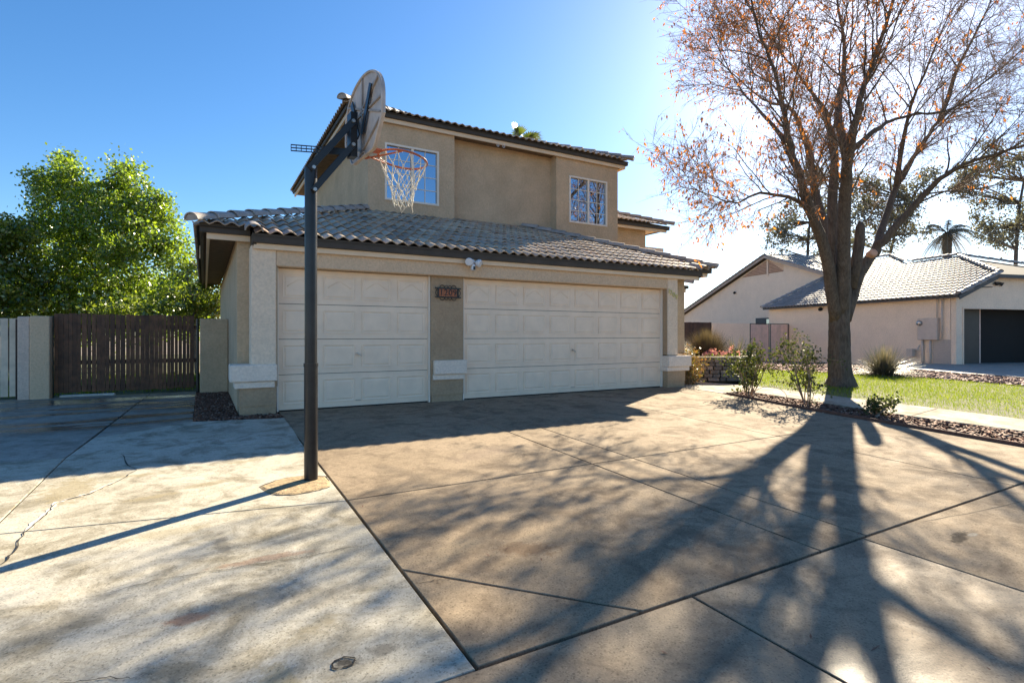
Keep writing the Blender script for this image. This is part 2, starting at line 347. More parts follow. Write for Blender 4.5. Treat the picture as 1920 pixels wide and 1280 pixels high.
for x0, x1, mt in ((-6, 2.22, 'drive_wet'), (2.22, 3.85, 'drive_wet'), (3.85, 8.3, 'drive')):
    slab('slab', [(x0, -8.9), (x1, -8.9), (x1 if x1 < 8 else 8.5, 1.993), (x0, 1.993)], M[mt], drive, .007)
def ribbon(name, pts, wd, dz, mat, parent, jit=.009, sub=6):        # a crack: jagged thin strip following the slab
    P = []
    for (a, b), (c, d) in zip(pts, pts[1:]):
        for k in range(sub):
            t = k / sub; j = jit if 0 < len(P) else 0
            P.append((a + (c-a)*t + random.uniform(-j, j), b + (d-b)*t + random.uniform(-j, j)))
    P.append(pts[-1]); vs = []
    for i, p in enumerate(P):
        q0, q1 = Vector(P[max(i-1, 0)]), Vector(P[min(i+1, len(P)-1)]); t = (q1 - q0).normalized(); n = Vector((-t.y, t.x))
        h = wd * random.uniform(.35, 1.0) * (.3 if i in (0, len(P)-1) else 1) / 2
        for s in (-1, 1):
            q = Vector(p) + n * h * s; vs.append((q.x, q.y, gz(q.x, q.y) + dz))
    return MB().add(vs, [(2*i, 2*i+2, 2*i+3, 2*i+1) for i in range(len(P)-1)]).build(name, mat, parent)
def blot(name, c, rx, ry, dz, mat, parent, n=22, rag=.28, rot=0):   # irregular flat patch lying on the slab
    vs = []
    for k in range(n):
        a = 2*math.pi*k/n; r = 1 + random.uniform(-rag, rag); x, y = rx*r*math.cos(a), ry*r*math.sin(a)
        X, Y = c[0] + x*math.cos(rot) - y*math.sin(rot), c[1] + x*math.sin(rot) + y*math.cos(rot); vs.append((X, Y, gz(X, Y) + dz))
    return MB().add(vs, [tuple(range(n))]).build(name, mat, parent)
M['wetstain'] = simple('wet_brown_stain', (.04, .026, .017), .75, .4, 9)
M['oldstain'] = simple('old_grey_stain', (.26, .225, .165), .7, .3, 7)
M['rust'] = simple('rust_stain', (.33, .21, .15), .8, .35, 12)
M['palepatch'] = simple('pale_mortar', (.62, .57, .48), .85, .15, 9, .6, 40)
ribbon('crack', [(.985, 2.79), (1.1, 2.78), (1.19, 2.75)], .007, .003, M['joint'], drive, .008)
ribbon('crack', [(4.55, 1.95), (5.6, 1.80), (6.9, 1.75)], .006, .003, M['joint'], drive, .01)
blot('wet_stain', (4.60, 1.66), .055, .022, .003, M['wetstain'], drive, 40, .12)

pad = MB().add([(x, y, gz(x, y) - .035) for x, y in ((-8, 1.99), (.965, 1.99), (.965, 8.3), (-.14, 8.5), (-.15, 13.0), (-8, 13.0))], [tuple(range(6))]).build('side_pad', M['joint'])
pad['kind'] = 'structure'
def mx(y): return -1.22 + max(0, (y - 6.2)) * .042
PADS = [([(-1.22, 1.99), (.97, 1.99), (.97, 4.32), (-1.22, 4.69)], 'pad'), ([(-1.22, 4.69), (.97, 4.32), (.97, 6.70), (-1.20, 6.88)], 'pad'),
        ([(-1.20, 6.88), (.97, 6.70), (1.03, 8.29), (-.13, 8.5), (-1.12, 7.83)], 'pad'),
        ([(-1.12, 7.83), (-.13, 8.5), (-.14, 12.9), (-.93, 12.9)], 'pad_wet'),
        ([(-8, 1.99), (-1.22, 1.99), (-1.22, 4.69), (-8, 5.7)], 'pad'), ([(-8, 5.7), (-1.22, 4.69), (-1.20, 6.88), (-8, 7.3)], 'pad'),
        ([(-8, 7.3), (-1.20, 6.88), (-.93, 12.9), (-8, 12.9)], 'pad_wet')]
for poly, mt in PADS: slab('slab', poly, M[mt], pad, .006)
for pts, wd in (([(-.74, 6.80), (-.62, 6.25), (-.54, 6.06)], .012), ([(-.54, 6.06), (-.63, 5.74), (-.79, 5.41), (-.97, 5.26), (-.98, 4.98), (-1.02, 4.62), (-.99, 4.28), (-1.0, 4.10)], .012),
                ([(-.42, 3.43), (-.21, 3.48), (.12, 3.44), (.49, 3.41), (.74, 3.42), (.95, 3.40)], .007), ([(-.55, 2.70), (-.42, 2.65), (-.33, 2.63), (-.23, 2.58)], .006),
                ([(-.54, 6.06), (-.30, 6.02), (-.10, 6.03)], .005)):
    ribbon('crack', pts, wd, .005, M['joint'], pad)
ribbon('mortar_fill', [(-.66, 5.70), (-.80, 5.41), (-.97, 5.26), (-.985, 4.98), (-1.02, 4.66)], .045, .003, M['palepatch'], pad, .012)
ribbon('crack', [(.5+.05*math.cos(a)*random.uniform(.85, 1.1), 2.29+.036*math.sin(a)*random.uniform(.85, 1.1)) for a in np.linspace(0, 6.28, 15)], .012, .004, M['joint'], pad, .002, 2)
# patch of rough mortar round the pole foot
fp = [(.40, 4.99), (.44, 4.80), (.52, 4.69), (.62, 4.65), (.79, 4.67), (.93, 4.74), (.955, 4.90), (.95, 5.05), (.83, 5.15), (.68, 5.17), (.55, 5.13)]
fb = MB().add([(x, y, gz(x, y) + .001) for x, y in fp] + [(.69+(x-.69)*.90, 4.92+(y-4.92)*.90, gz(x, y) + .010) for x, y in fp] + [(.69, 4.92, gz(.69, 4.92) + .014)],
              [(i, (i+1) % 11, 11+(i+1) % 11, 11+i) for i in range(11)] + [(11+i, 11+(i+1) % 11, 22) for i in range(11)])
M['roughmortar'] = simple('rough_tan_mortar', (.36, .26, .14), .95, .4, 16, 1.0, 45)
fb.build('pole_footing_patch', M['roughmortar'], pad)
ribbon('crack', fp[6:] + fp[:1], .022, .004, M['joint'], pad, .006, 3)
ribbon('crack', fp[1:6], .016, .004, M['joint'], pad, .01, 4)

walk = MB().add([(x, y, gz(x, y) - .035) for x, y in ((9.9, -8), (11.2, -8), (11.2, 8.3), (11.0, 9.0), (10.9, 9.6), (9.31, 9.6), (9.31, 7.6), (10.1, 7.6))], [tuple(range(8))]).build('walkway', M['joint'])
walk['kind'] = 'structure'
for poly in ([(9.98, -8), (11.24, -8), (11.24, 1.2), (9.98, 1.2)], [(9.98, 1.2), (11.24, 1.2), (11.24, 4.55), (9.85, 4.35)], [(9.85, 4.35), (11.24, 4.55), (11.15, 7.1), (10.05, 7.0)],
             [(10.05, 7.0), (11.15, 7.1), (11.1, 8.4), (10.75, 8.95), (9.30, 8.9), (9.30, 7.55), (10.1, 7.62)], [(9.30, 8.9), (10.75, 8.95), (10.75, 11.4), (9.99, 11.4), (9.99, 9.2), (9.30, 9.2)]):
    slab('slab', poly, M['walk'], walk, .006)

def inside(poly, x, y):
    c = False; n = len(poly)
    for i in range(n):
        x0, y0 = poly[i]; x1, y1 = poly[i-1]
        if (y0 > y) != (y1 > y) and x < (x1-x0)*(y-y0)/(y1-y0)+x0: c = not c
    return c
def scatter(poly, n):
    X = [p[0] for p in poly]; Y = [p[1] for p in poly]; out = []
    while len(out) < n:
        x, y = random.uniform(min(X), max(X)), random.uniform(min(Y), max(Y))
        if inside(poly, x, y): out.append((x, y))
    return out
BOX8 = np.array([[-1,-1,-1],[1,-1,-1],[1,1,-1],[-1,1,-1],[-1,-1,1],[1,-1,1],[1,1,1],[-1,1,1]], float)
BOXF = np.array([[3,2,1,0],[4,5,6,7],[0,1,5,4],[1,2,6,5],[2,3,7,6],[3,0,4,7]])
def chips(name, pts, size, flat, mat, parent, zoff, jz):
    n = len(pts); V = np.zeros((n, 8, 3))
    S = np.stack([size*rng.uniform(.5, 1.6, n), size*rng.uniform(.3, .8, n), size*flat*rng.uniform(.5, 1.2, n)], 1)
    B = BOX8[None]*S[:, None]*rng.uniform(.6, 1.1, (n, 8, 3))
    for ax in (0, 1, 2):
        a = rng.uniform(-.6, .6, n) if ax < 2 else rng.uniform(0, 6.28, n); c, s = np.cos(a)[:, None], np.sin(a)[:, None]
        i, j = [(1, 2), (2, 0), (0, 1)][ax]; bi, bj = B[..., i].copy(), B[..., j].copy(); B[..., i] = bi*c - bj*s; B[..., j] = bi*s + bj*c
    P = np.array([(x, y, gz(x, y) + zoff) for x, y in pts]); P[:, 2] += rng.uniform(0, jz, n)
    V = B + P[:, None]; Fq = (BOXF[None] + (np.arange(n)*8)[:, None, None]).reshape(-1, 4)
    o = np_mesh(name, V.reshape(-1, 3), Fq, mat, parent); o['kind'] = 'stuff'; return o
BED = [(9.27, 7.5), (10.08, 7.58), (10.02, 7.0), (9.83, 4.4), (9.95, 1.2), (9.95, -6), (8.25, -6), (8.55, 2), (8.62, 2.9), (8.72, 3.9), (8.8, 5), (9.05, 6.4)]
tag(sheet('planting_bed', BED, -.03, M['soil']), None, None, kind='structure')
o = chips('bark_mulch', scatter(BED, 6500), .030, .30, M['chips'], None, -.026, .02); tag(o, 'reddish brown bark mulch in the strip between driveway and walkway', 'mulch')
edge = MB()
for a, b in zip([(xr(y), y) for y in np.linspace(1, 7.4, 14)], [(xr(y), y) for y in np.linspace(1, 7.4, 14)][1:]):
    edge.bar((a[0]+.03, a[1], gz(*a)+.012), (b[0]+.03, b[1], gz(*b)+.012), .012, .06)
M['edging'] = simple('rusty_edging', (.16, .075, .05), .8, .3, 9)
tag(edge.build('bed_edging', M['edging']), 'low rusty metal edging between driveway and mulch strip', 'edging')
SBED = [(-.12, 8.51), (.43, 8.42), (1.0, 8.31), (.95, 8.66), (.43, 8.70), (.42, 12.5), (-.13, 12.5)]
tag(sheet('side_bed', SBED, -.03, M['soil']), None, None, kind='structure')
o = chips('brown_gravel', scatter(SBED, 4200), .019, .45, M['chips'], None, -.02, .03); tag(o, 'dark brown rock mulch beside the garage side wall', 'gravel')
LAWN = [(11.25, -8), (17.6, -8), (17.9, 5.4), (17.75, 7.7), (17.0, 9.1), (16.5, 11.7), (13.2, 12.4), (12.5, 9.6), (11.2, 8.6), (11.2, 7.1)]
tag(sheet('lawn', LAWN, -.035, M['turf']), None, None, kind='structure')
NBED = [(17.6, -8), (21.1, -8), (20.7, 6.2), (20.5, 7.7), (21.2, 9.7), (23.4, 10.9), (26.6, 17.8), (19.0, 20), (16.5, 11.7), (17.0, 9.1), (17.75, 7.7), (17.9, 5.4)]
def fine_sheet(name, poly, dz, mat, step=1.0):       # follows the ground on a fine grid
    bm = bmesh.new(); vs = [bm.verts.new((x, y, 0)) for x, y in poly]; bm.faces.new(vs)
    X = [p[0] for p in poly]; Y = [p[1] for p in poly]
    for ax, lo, hi in ((0, min(X), max(X)), (1, min(Y), max(Y))):
        c = math.ceil(lo / step) * step
        while c < hi:
            bmesh.ops.bisect_plane(bm, geom=list(bm.verts)+list(bm.edges)+list(bm.faces), plane_co=(c, c, 0), plane_no=(1, 0, 0) if ax == 0 else (0, 1, 0)); c += step
    for v in bm.verts: v.co.z = gz(v.co.x, v.co.y) + dz
    me = bpy.data.meshes.new(name); bm.to_mesh(me); bm.free(); return link_mesh(name, me, mat, None)
tag(fine_sheet('neighbour_bed', NBED, -.04, M['soil']), None, None, kind='structure')
o = chips('pink_gravel', scatter(NBED[:8] + NBED[8:], 9000), .045, .6, M['gravel'], None, -.035, .03); tag(o, 'pinkish crushed rock between the lawn and the neighbouring slab', 'gravel')
tag(fine_sheet('neighbour_driveway', [(21.1, -8), (45, -8), (45, 9.0), (25.0, 11.8), (23.4, 10.9), (21.2, 9.7), (20.5, 7.7), (20.7, 6.2)], .012, M['nslab']), None, None, kind='structure')
tag(fine_sheet('back_yard', [(-30, 13.4), (.2, 13.4), (.2, 40), (-30, 40)], -.05, M['turf'], 4), None, None, kind='structure')
# grass blades, thinner towards the worn edge by the walkway
def blades(name, pts, h, wd, mat, lean=.5):
    n = len(pts); P = np.array([(x, y, gz(x, y) - .035) for x, y in pts]); a = rng.uniform(0, 6.28, n); H = h*rng.uniform(.45, 1.3, n)
    d = np.stack([np.cos(a), np.sin(a), np.zeros(n)], 1); s = np.stack([-np.sin(a), np.cos(a), np.zeros(n)], 1)*(wd*rng.uniform(.6, 1.3, n))[:, None]
    ln = rng.uniform(.1, lean, n)[:, None]; up = np.array([0, 0, 1.])[None]*H[:, None]
    V = np.stack([P - s, P + s, P + up*.6 + d*(H[:, None]*ln*.4) + s*.6, P + up*.6 + d*(H[:, None]*ln*.4) - s*.6, P + up + d*H[:, None]*ln], 1).reshape(-1, 3)
    i = (np.arange(n)*5)[:, None]; T = np.concatenate([i + np.array([[0, 1, 2]]), i + np.array([[0, 2, 3]]), i + np.array([[3, 2, 4]])], 1).reshape(-1, 3)
    o = np_mesh(name, V, T, mat); o['kind'] = 'stuff'; return o
gp = []
for x, y in scatter(LAWN, 105000):
    if y < -1: continue
    if random.random() < min(1, .25 + max(0, (x - 11.25)) * .55 + .5 * math.sin(x*1.3 + y*.9)**2 * .6): gp.append((x, y))
tag(blades('lawn_grass', gp, .055, .004, M['grass']), 'short sunlit green lawn grass beyond the walkway', 'grass')
gp = scatter([(-8, 13.6), (.1, 13.6), (.1, 19), (-8, 19)], 9000)
tag(blades('yard_grass', gp, .12, .01, M['grass']), 'green yard grass showing through the gate gaps', 'grass')

# ------------------------------------------------------------------ the house
house = empty('two_storey_house', (5, 9.1, 0), 'tan stucco two storey house with three car garage, white doors and tiled hip roofs', 'house')
def part(name, mat, boxes, parent=house, bevel=0):
    b = MB()
    for q in boxes: b.box(*q)
    return b.build(name, M[mat], parent, bevel=bevel)
PT = .37                                                   # roof pitch
def zt(y): return 2.655 + PT * (y - 8.55)                  # top of the garage tiles on the front slope
part('garage_wall', 'wall', [(.43, 9.93, 9.13, 19, -.2, 2.66)])
part('side_column', 'portal', [(.59, .93, 8.70, 9.125, .70, 2.47)], bevel=.012)
part('side_column', 'portal', [(8.945, 9.258, 8.70, 9.125, .66, 2.47)], bevel=.012)
part('header', 'header', [(.932, 8.943, 8.703, 9.12, 2.185, 2.47)], bevel=.012)
part('centre_pier', 'pier', [(3.41, 4.02, 8.80, 9.125, .115, 2.184), (3.425, 4.00, 8.815, 9.12, -.1, .113)])
part('door_reveal', 'pier', [(8.925, 8.944, 8.715, 8.92, .70, 2.184)])  # thin brown strips: shade on the column's inner side put into their colour
part('door_reveal', 'pier', [(.931, .948, 8.715, 8.92, .40, 2.184)])
for nm, x0, x1, yy in (('side_pedestal', .435, .93, 8.70), ('side_pedestal', 8.925, 9.47, 8.70)):
    part(nm, 'pier', [(x0, x1, yy-.012, 9.128, .125, .72), (x0+.012, x1-.004, yy, 9.128, -.15, .124)])
def ledge(x0, x1, y0, y1, z=0, wrapl=.06):
    part('ledge', 'trimwhite', [(x0, x1, y0, y1, .485+z, .728+z)], bevel=.01)
    part('ledge_trim', 'trimwhite', [(x0+wrapl, x1-.03, y0+.035, y1-.004, .388+z, .482+z)], bevel=.008)
ledge(.315, .934, 8.62, 9.122); ledge(8.90, 9.61, 8.62, 9.122, -.03, -.015); ledge(3.445, 4.06, 8.725, 9.0, -.008, -.01)

# garage doors: four hinged sections each, raised panels, arched mouldings along the top row
def panel_mesh(w_, h_):
    d, e = .024, .012; b = MB()
    o = [(-w_/2, -h_/2), (w_/2, -h_/2), (w_/2, h_/2), (-w_/2, h_/2)]; i = [(sx*(w_/2-d), sz*(h_/2-d)) for sx, sz in ((-1,-1),(1,-1),(1,1),(-1,1))]
    j = [(sx*(w_/2-d*2), sz*(h_/2-d*2)) for sx, sz in ((-1,-1),(1,-1),(1,1),(-1,1))]
    vs = [(x, 0, z) for x, z in o] + [(x, -e, z) for x, z in o] + [(x, -.001, z) for x, z in i] + [(x, -e*.9, z) for x, z in j]
    fs = []
    for a, b_ in ((0, 4), (4, 8), (8, 12)):
        for k in range(4): fs.append((a+k, a+(k+1) % 4, b_+(k+1) % 4, b_+k))
    fs.append((12, 13, 14, 15)); me = bpy.data.meshes.new('panel'); me.from_pydata(vs, [], fs); me.materials.append(M['door']); return me
def garage_door(x0, x1, nc):
    z0, z1, Y = .012, 2.18, 8.885; hs = (z1 - z0) / 4
    b = MB()
    for k in range(4):
        b.box(x0, x1, Y, Y+.011, z0+k*hs+.004, z0+(k+1)*hs-.004)
    d = b.build('garage_door', M['door'], house); MB().box(x0+.003, x1-.003, Y+.012, Y+.045, z0+.002, z1-.002).build('section_backing', M['joint'], d)
    cw = (x1 - x0) / nc; pm = panel_mesh(cw*.80, hs*.66)
    off = house.location
    for r in range(4):
        for c in range(nc):
            o = bpy.data.objects.new('panel', pm); COL.objects.link(o); o.parent = d
            cx = x0 + (c+.5)*cw; cz = z0 + (r+.5)*hs
            o.location = Vector((cx, Y-.0005, cz)) - off
            if r == 3:
                s = 1 if c % 2 == 0 else -1; wv = cw*.30; zz = cz + hs*.10; t = MB()
                if nc == 4 or True:
                    P = [(cx - wv, Y-.012, zz-.06), (cx - wv*.8, Y-.012, zz-.03), (cx - wv*.45, Y-.012, zz+.01), (cx - wv*.25, Y-.012, zz+.035), (cx, Y-.012, zz+.06),
                         (cx + wv*.25, Y-.012, zz+.035), (cx + wv*.45, Y-.012, zz+.01), (cx + wv*.8, Y-.012, zz-.03), (cx + wv, Y-.012, zz-.06)]
                    t.tube(P, .007, 5); t.build('arch_moulding', M['door'], d, True)
    hx = (x0 + x1) / 2; hz = z0 + hs*1.55
    MB().tube([(hx, Y, hz), (hx, Y-.05, hz)], .012, 8).bar((hx-.035, Y-.05, hz+.025), (hx+.045, Y-.05, hz-.03), .018, .018).build('lock_handle', M['steel'], d)
    MB().box(hx-.04, hx+.04, Y-.022, Y-.001, .10, .112).build('lift_handle', M['steel'], d)
    part('door_jamb', 'frame', [(x0-.028, x0-.002, Y-.05, Y+.02, .0, 2.183), (x1+.002, x1+.028, Y-.05, Y+.02, .0, 2.183)])
    MB().box(x0, x1, Y+.004, Y+.04, -.03, .012).build('rubber_seal', M['joint'], d)
garage_door(.978, 3.378, 4); garage_door(4.052, 8.895, 8)

# fascias and soffits of the garage
part('fascia_board', 'fascia', [(.625, 9.90, 8.645, 8.69, 2.415, 2.498)], bevel=.004)
part('drip_board', 'darkfascia', [(.605, 9.93, 8.59, 8.64, 2.50, 2.632), (.605, .66, 8.64, 9.02, 2.475, 2.64), (9.86, 9.93, 8.64, 9.02, 2.475, 2.64), (.66, 9.86, 8.64, 8.70, 2.5, 2.62)])
part('fascia_board', 'fascia', [(.03, .60, 9.03, 9.07, 2.565, 2.65), (.03, .07, 9.07, 19, 2.565, 2.65)]); part('fascia_board', 'fascia', [(9.935, 10.62, 9.03, 9.07, 2.565, 2.65), (10.58, 10.62, 9.07, 19, 2.565, 2.65)])
part('drip_board', 'darkfascia', [(-.06, .60, 8.975, 9.025, 2.652, 2.79), (-.06, -.01, 9.025, 19, 2.652, 2.79)]); part('drip_board', 'darkfascia', [(9.935, 10.70, 8.975, 9.025, 2.652, 2.79), (10.65, 10.70, 9.025, 19, 2.652, 2.79)])
sof = part('soffit', 'soffit', [(-.005, .428, 9.03, 19, 2.70, 2.72)]); part('soffit', 'soffit', [(9.94, 10.64, 9.03, 19, 2.70, 2.72)])
y = 9.10
while y < 14.5:
    MB().box(.07, .428, y, y+.125, 2.676, 2.699).build('soffit_board', M['soffit'], sof); y += .14
part('downspout_strap', 'fascia', [(-.075, -.061, 10.9, 10.95, 2.5, 2.72)])

# garage roof deck
def hx_l(y): return -.10 + (y - 8.95)
def hx_r(y): return 10.75 - (y - 8.95)
dz = -.075
deck = MB(); YT = 12.45
fr = [(.62, 8.58), (9.90, 8.58), (9.90, 8.95), (10.75, 8.95), (hx_r(YT), YT), (hx_l(YT), YT), (-.10, 8.95), (.62, 8.95)]
deck.add([(x, y, zt(y)+dz) for x, y in fr], [tuple(range(8))])
zl = lambda x: zt(8.95) + PT*(x+.10)
deck.add([(-.10, 8.95, zl(-.1)+dz), (hx_l(YT), YT, zl(hx_l(YT))+dz), (hx_l(YT), 19, zl(hx_l(YT))+dz), (-.10, 19, zl(-.1)+dz)], [(3, 2, 1, 0)])
zr = lambda x: zt(8.95) + PT*(10.75-x)
deck.add([(10.75, 8.95, zr(10.75)+dz), (10.75, 19, zr(10.75)+dz), (hx_r(YT), 19, zr(hx_r(YT))+dz), (hx_r(YT), YT, zr(hx_r(YT))+dz)], [(3, 2, 1, 0)])
M['deck'] = simple('roof_underlay', (.05, .045, .04), .9, .2, 8)
groof = deck.build('garage_roof', M['deck'], house)

# one S-tile: two barrels wide, front edge raised over the course below
TW, TL, EX = .38, .42, .36
def tile_geo(nseg=12, waves=2, w_=TW, l_=TL, amp=.048, th=.017):
    top = []; vs = []; fs = []
    for yy, lift in ((0, .032), (l_, 0)):
        for k in range(nseg+1):
            x = w_*k/nseg; ph = 2*math.pi*waves*k/nseg
            z = amp*(.5 - .5*math.cos(ph))**.8 - amp
            vs.append((x, yy, z + lift))
    n = nseg+1
    for yy, lift in ((0, .032), (l_*.9, 0)):
        for k in range(nseg+1):
            x = w_*k/nseg; ph = 2*math.pi*waves*k/nseg; z = amp*(.5 - .5*math.cos(ph))**.8 - amp
            vs.append((x, yy, z + lift - th))
    for k in range(nseg):
        fs += [(k, k+1, n+k+1, n+k), (2*n+k+1, 2*n+k, 3*n+k, 3*n+k+1), (2*n+k, 2*n+k+1, k+1, k)]
    fs += [(0, n, 3*n, 2*n), (n-1, 3*n-1, 4*n-1, 2*n-1)]
    return vs, fs
TV, TF = tile_geo()
tile_me = bpy.data.meshes.new('roof_tile'); tile_me.from_pydata(TV, [], TF); tile_me.materials.append(M['tile']); tile_me.shade_smooth()
try: tile_me.set_sharp_from_angle(angle=R(50))
except Exception: pass
SL = math.atan(PT); RX = Matrix.Rotation(SL, 4, 'X'); c_sl = math.cos(SL)
def place_tile(mat4, parent, planes=(), mesh=None):
    if planes:
        bm = bmesh.new(); bm.from_mesh(tile_me); bm.transform(mat4)
        for co, no in planes:
            bmesh.ops.bisect_plane(bm, geom=list(bm.verts)+list(bm.edges)+list(bm.faces), plane_co=co, plane_no=no, clear_outer=True)
        if not bm.faces: bm.free(); return
        off = root_of(parent).location; bm.transform(Matrix.Translation(-off))
        me = bpy.data.meshes.new('roof_tile'); bm.to_mesh(me); bm.free(); me.materials.append(M['tile']); me.shade_smooth()
        o = bpy.data.objects.new('roof_tile', me); COL.objects.link(o); o.parent = parent
    else:
        o = bpy.data.objects.new('roof_tile', tile_me); COL.objects.link(o); o.parent = parent
        o.matrix_local = Matrix.Translation(-root_of(parent).location) @ mat4
for k in range(11):
    ys = 8.55 + EX*k*c_sl*1.0 if k else 8.55
    ys = 8.55 + .345*k
    off_x = (TW/2) * (k % 2)
    if k == 0: a, b = .64, 9.90
    else: a, b = hx_l(ys+.2) - .42, hx_r(ys+.2) + .42
    x = (math.floor((a - .64)/TW))*TW + .64 + off_x if k else .64
    while x < b - (.06 if k == 0 else 0):
        if k == 0 and x + TW > b + .12: break
        mat4 = Matrix.Translation((x, ys, zt(ys) + random.uniform(-.004, .005))) @ RX @ Matrix.Rotation(random.uniform(-.016, .016), 4, 'Z') @ Matrix.Rotation(random.uniform(-.012, .012), 4, 'Y')
        planes = []
        if k:
            y1 = ys + .42
            if x + TW < hx_l(ys) or x > hx_r(ys): x += TW; continue
            if x < hx_l(y1) + .05: planes.append(((hx_l(0), 0, 0), (-1, 1, 0)))
            if x + TW > hx_r(y1) - .05: planes.append(((hx_r(0), 0, 0), (1, 1, 0)))
            if k == 1 and (x < .62 or x + TW > 9.9) and ys < 8.93: pass
        place_tile(mat4, groof, planes); x += TW
# hip caps
def cap_mesh(l_=.44, r0=.125, r1=.105, th=.018, n=9, ry=.85):
    vs = []; fs = []
    for yy, r, lift in ((0, r0, .02), (l_, r1, 0)):
        for rr in (r, r - th):
            for k in range(n):
                a = math.pi*k/(n-1); vs.append((rr*math.cos(a), yy, rr*ry*math.sin(a) + lift - .02))
    for k in range(n-1):
        fs += [(k, k+1, 2*n+k+1, 2*n+k), (n+k+1, n+k, 3*n+k, 3*n+k+1), (k+1, k, n+k, n+k+1)]
    me = bpy.data.meshes.new('hip_tile'); me.from_pydata(vs, [], fs); me.materials.append(M['captile']); me.shade_smooth()
    try: me.set_sharp_from_angle(angle=R(45))
    except Exception: pass
    return me
cap_me = cap_mesh()
def caps(p, d, n, parent, step=.385, sc=1.0, name='hip_tile', closed=True):
    d = Vector(d).normalized(); sx = d.cross(Vector((0, 0, 1))).normalized(); up = sx.cross(d)
    mt = Matrix((sx, d, up)).transposed().to_4x4()
    for k in range(n):
        o = bpy.data.objects.new(name, cap_me); COL.objects.link(o); o.parent = parent
        q = Vector(p) + d*step*k + Vector((random.uniform(-.006, .006), random.uniform(-.006, .006), .004*random.random()))
        o.matrix_local = Matrix.Translation(q - root_of(parent).location) @ mt @ Matrix.Scale(sc, 4)
caps((-.16, 8.89, zt(8.89)+.01), (1, 1, PT), 13, groof); caps((10.81, 8.89, zt(8.89)+.01), (-1, 1, PT), 13, groof)
def dome_end(p, d, r, parent, name, mat):          # mortar plug closing the lowest cap
    d = Vector(d).normalized(); sx = d.cross(Vector((0, 0, 1))).normalized(); up = sx.cross(d); p = Vector(p)
    pts = [p + sx*r*math.cos(math.pi*k/10) + up*r*.85*math.sin(math.pi*k/10) for k in range(11)]
    MB().add([tuple(q) for q in pts] + [tuple(q + d*.08) for q in pts], [tuple(range(11))] + [(i, i+1, 12+i, 11+i) for i in range(10)]).build(name, M[mat], parent)
dome_end((-.15, 8.90, zt(8.9)+.0), (1, 1, PT), .112, groof, 'cap_mortar', 'captile'); dome_end((10.80, 8.90, zt(8.9)), (-1, 1, PT), .112, groof, 'cap_mortar', 'captile')
caps((.62, 8.51, zt(8.51)+.0), (0, 1, PT), 1, groof, sc=1.0, name='rake_tile'); caps((9.93, 8.51, zt(8.51)+.0), (0, 1, PT), 1, groof, name='rake_tile')
def arc_drop(x, y, z, parent, r=.10):                       # end tile curling down over the drip board
    pts = [(x - r*.9 + r*.9*math.cos(a)*1.0, y, z - .02 + r*math.sin(a)) for a in np.linspace(math.pi*.95, 0, 9)] 
    b = MB(); b.tube([(x-.13, y, z-.15), (x-.135, y, z-.06)] + [(x-.13+.085+.09*math.cos(a), y, z-.03+.085*math.sin(a)) for a in np.linspace(math.pi, .25*math.pi, 7)], [.02]*9, 6)
    b.build('rake_tile_edge', M['captile'], parent, True)
# side slope: first courses only show as an edge
def field(name, origin, along, up, ncol, nrow, parent, mat, test=None, stag=True, nseg=8, waves=2, step=.345, amp=.048, wsc=1.0):
    TW = .38*wsc; V, Fc = tile_geo(nseg, waves, TW, TL, amp); al = Vector(along).normalized(); upv = Vector(up).normalized(); nn = al.cross(upv).normalized(); b = MB(); og = Vector(origin)
    for r in range(nrow):
        for c in range(ncol):
            o2 = og + al*(c*TW + (TW/2 if stag and r % 2 else 0)) + upv*(r*EX)
            if test and not test(o2 + al*TW/2 + upv*.2): continue
            b.add([tuple(o2 + al*x + upv*y_ + nn*(z+random.uniform(-.0, .0))) for x, y_, z in V], Fc)
    o = b.build(name, mat, parent, True); o['kind'] = 'stuff'; o.data.set_sharp_from_angle(angle=R(50)); return o
field('roof_tile_field', (-.14, 19, zl(-.14)), (0, -1, 0), (1, 0, PT), 27, 3, groof, M['tile_i'], lambda p: p.x > -.2 and p.y > 9.1 + (p.x + .1)*1.0)

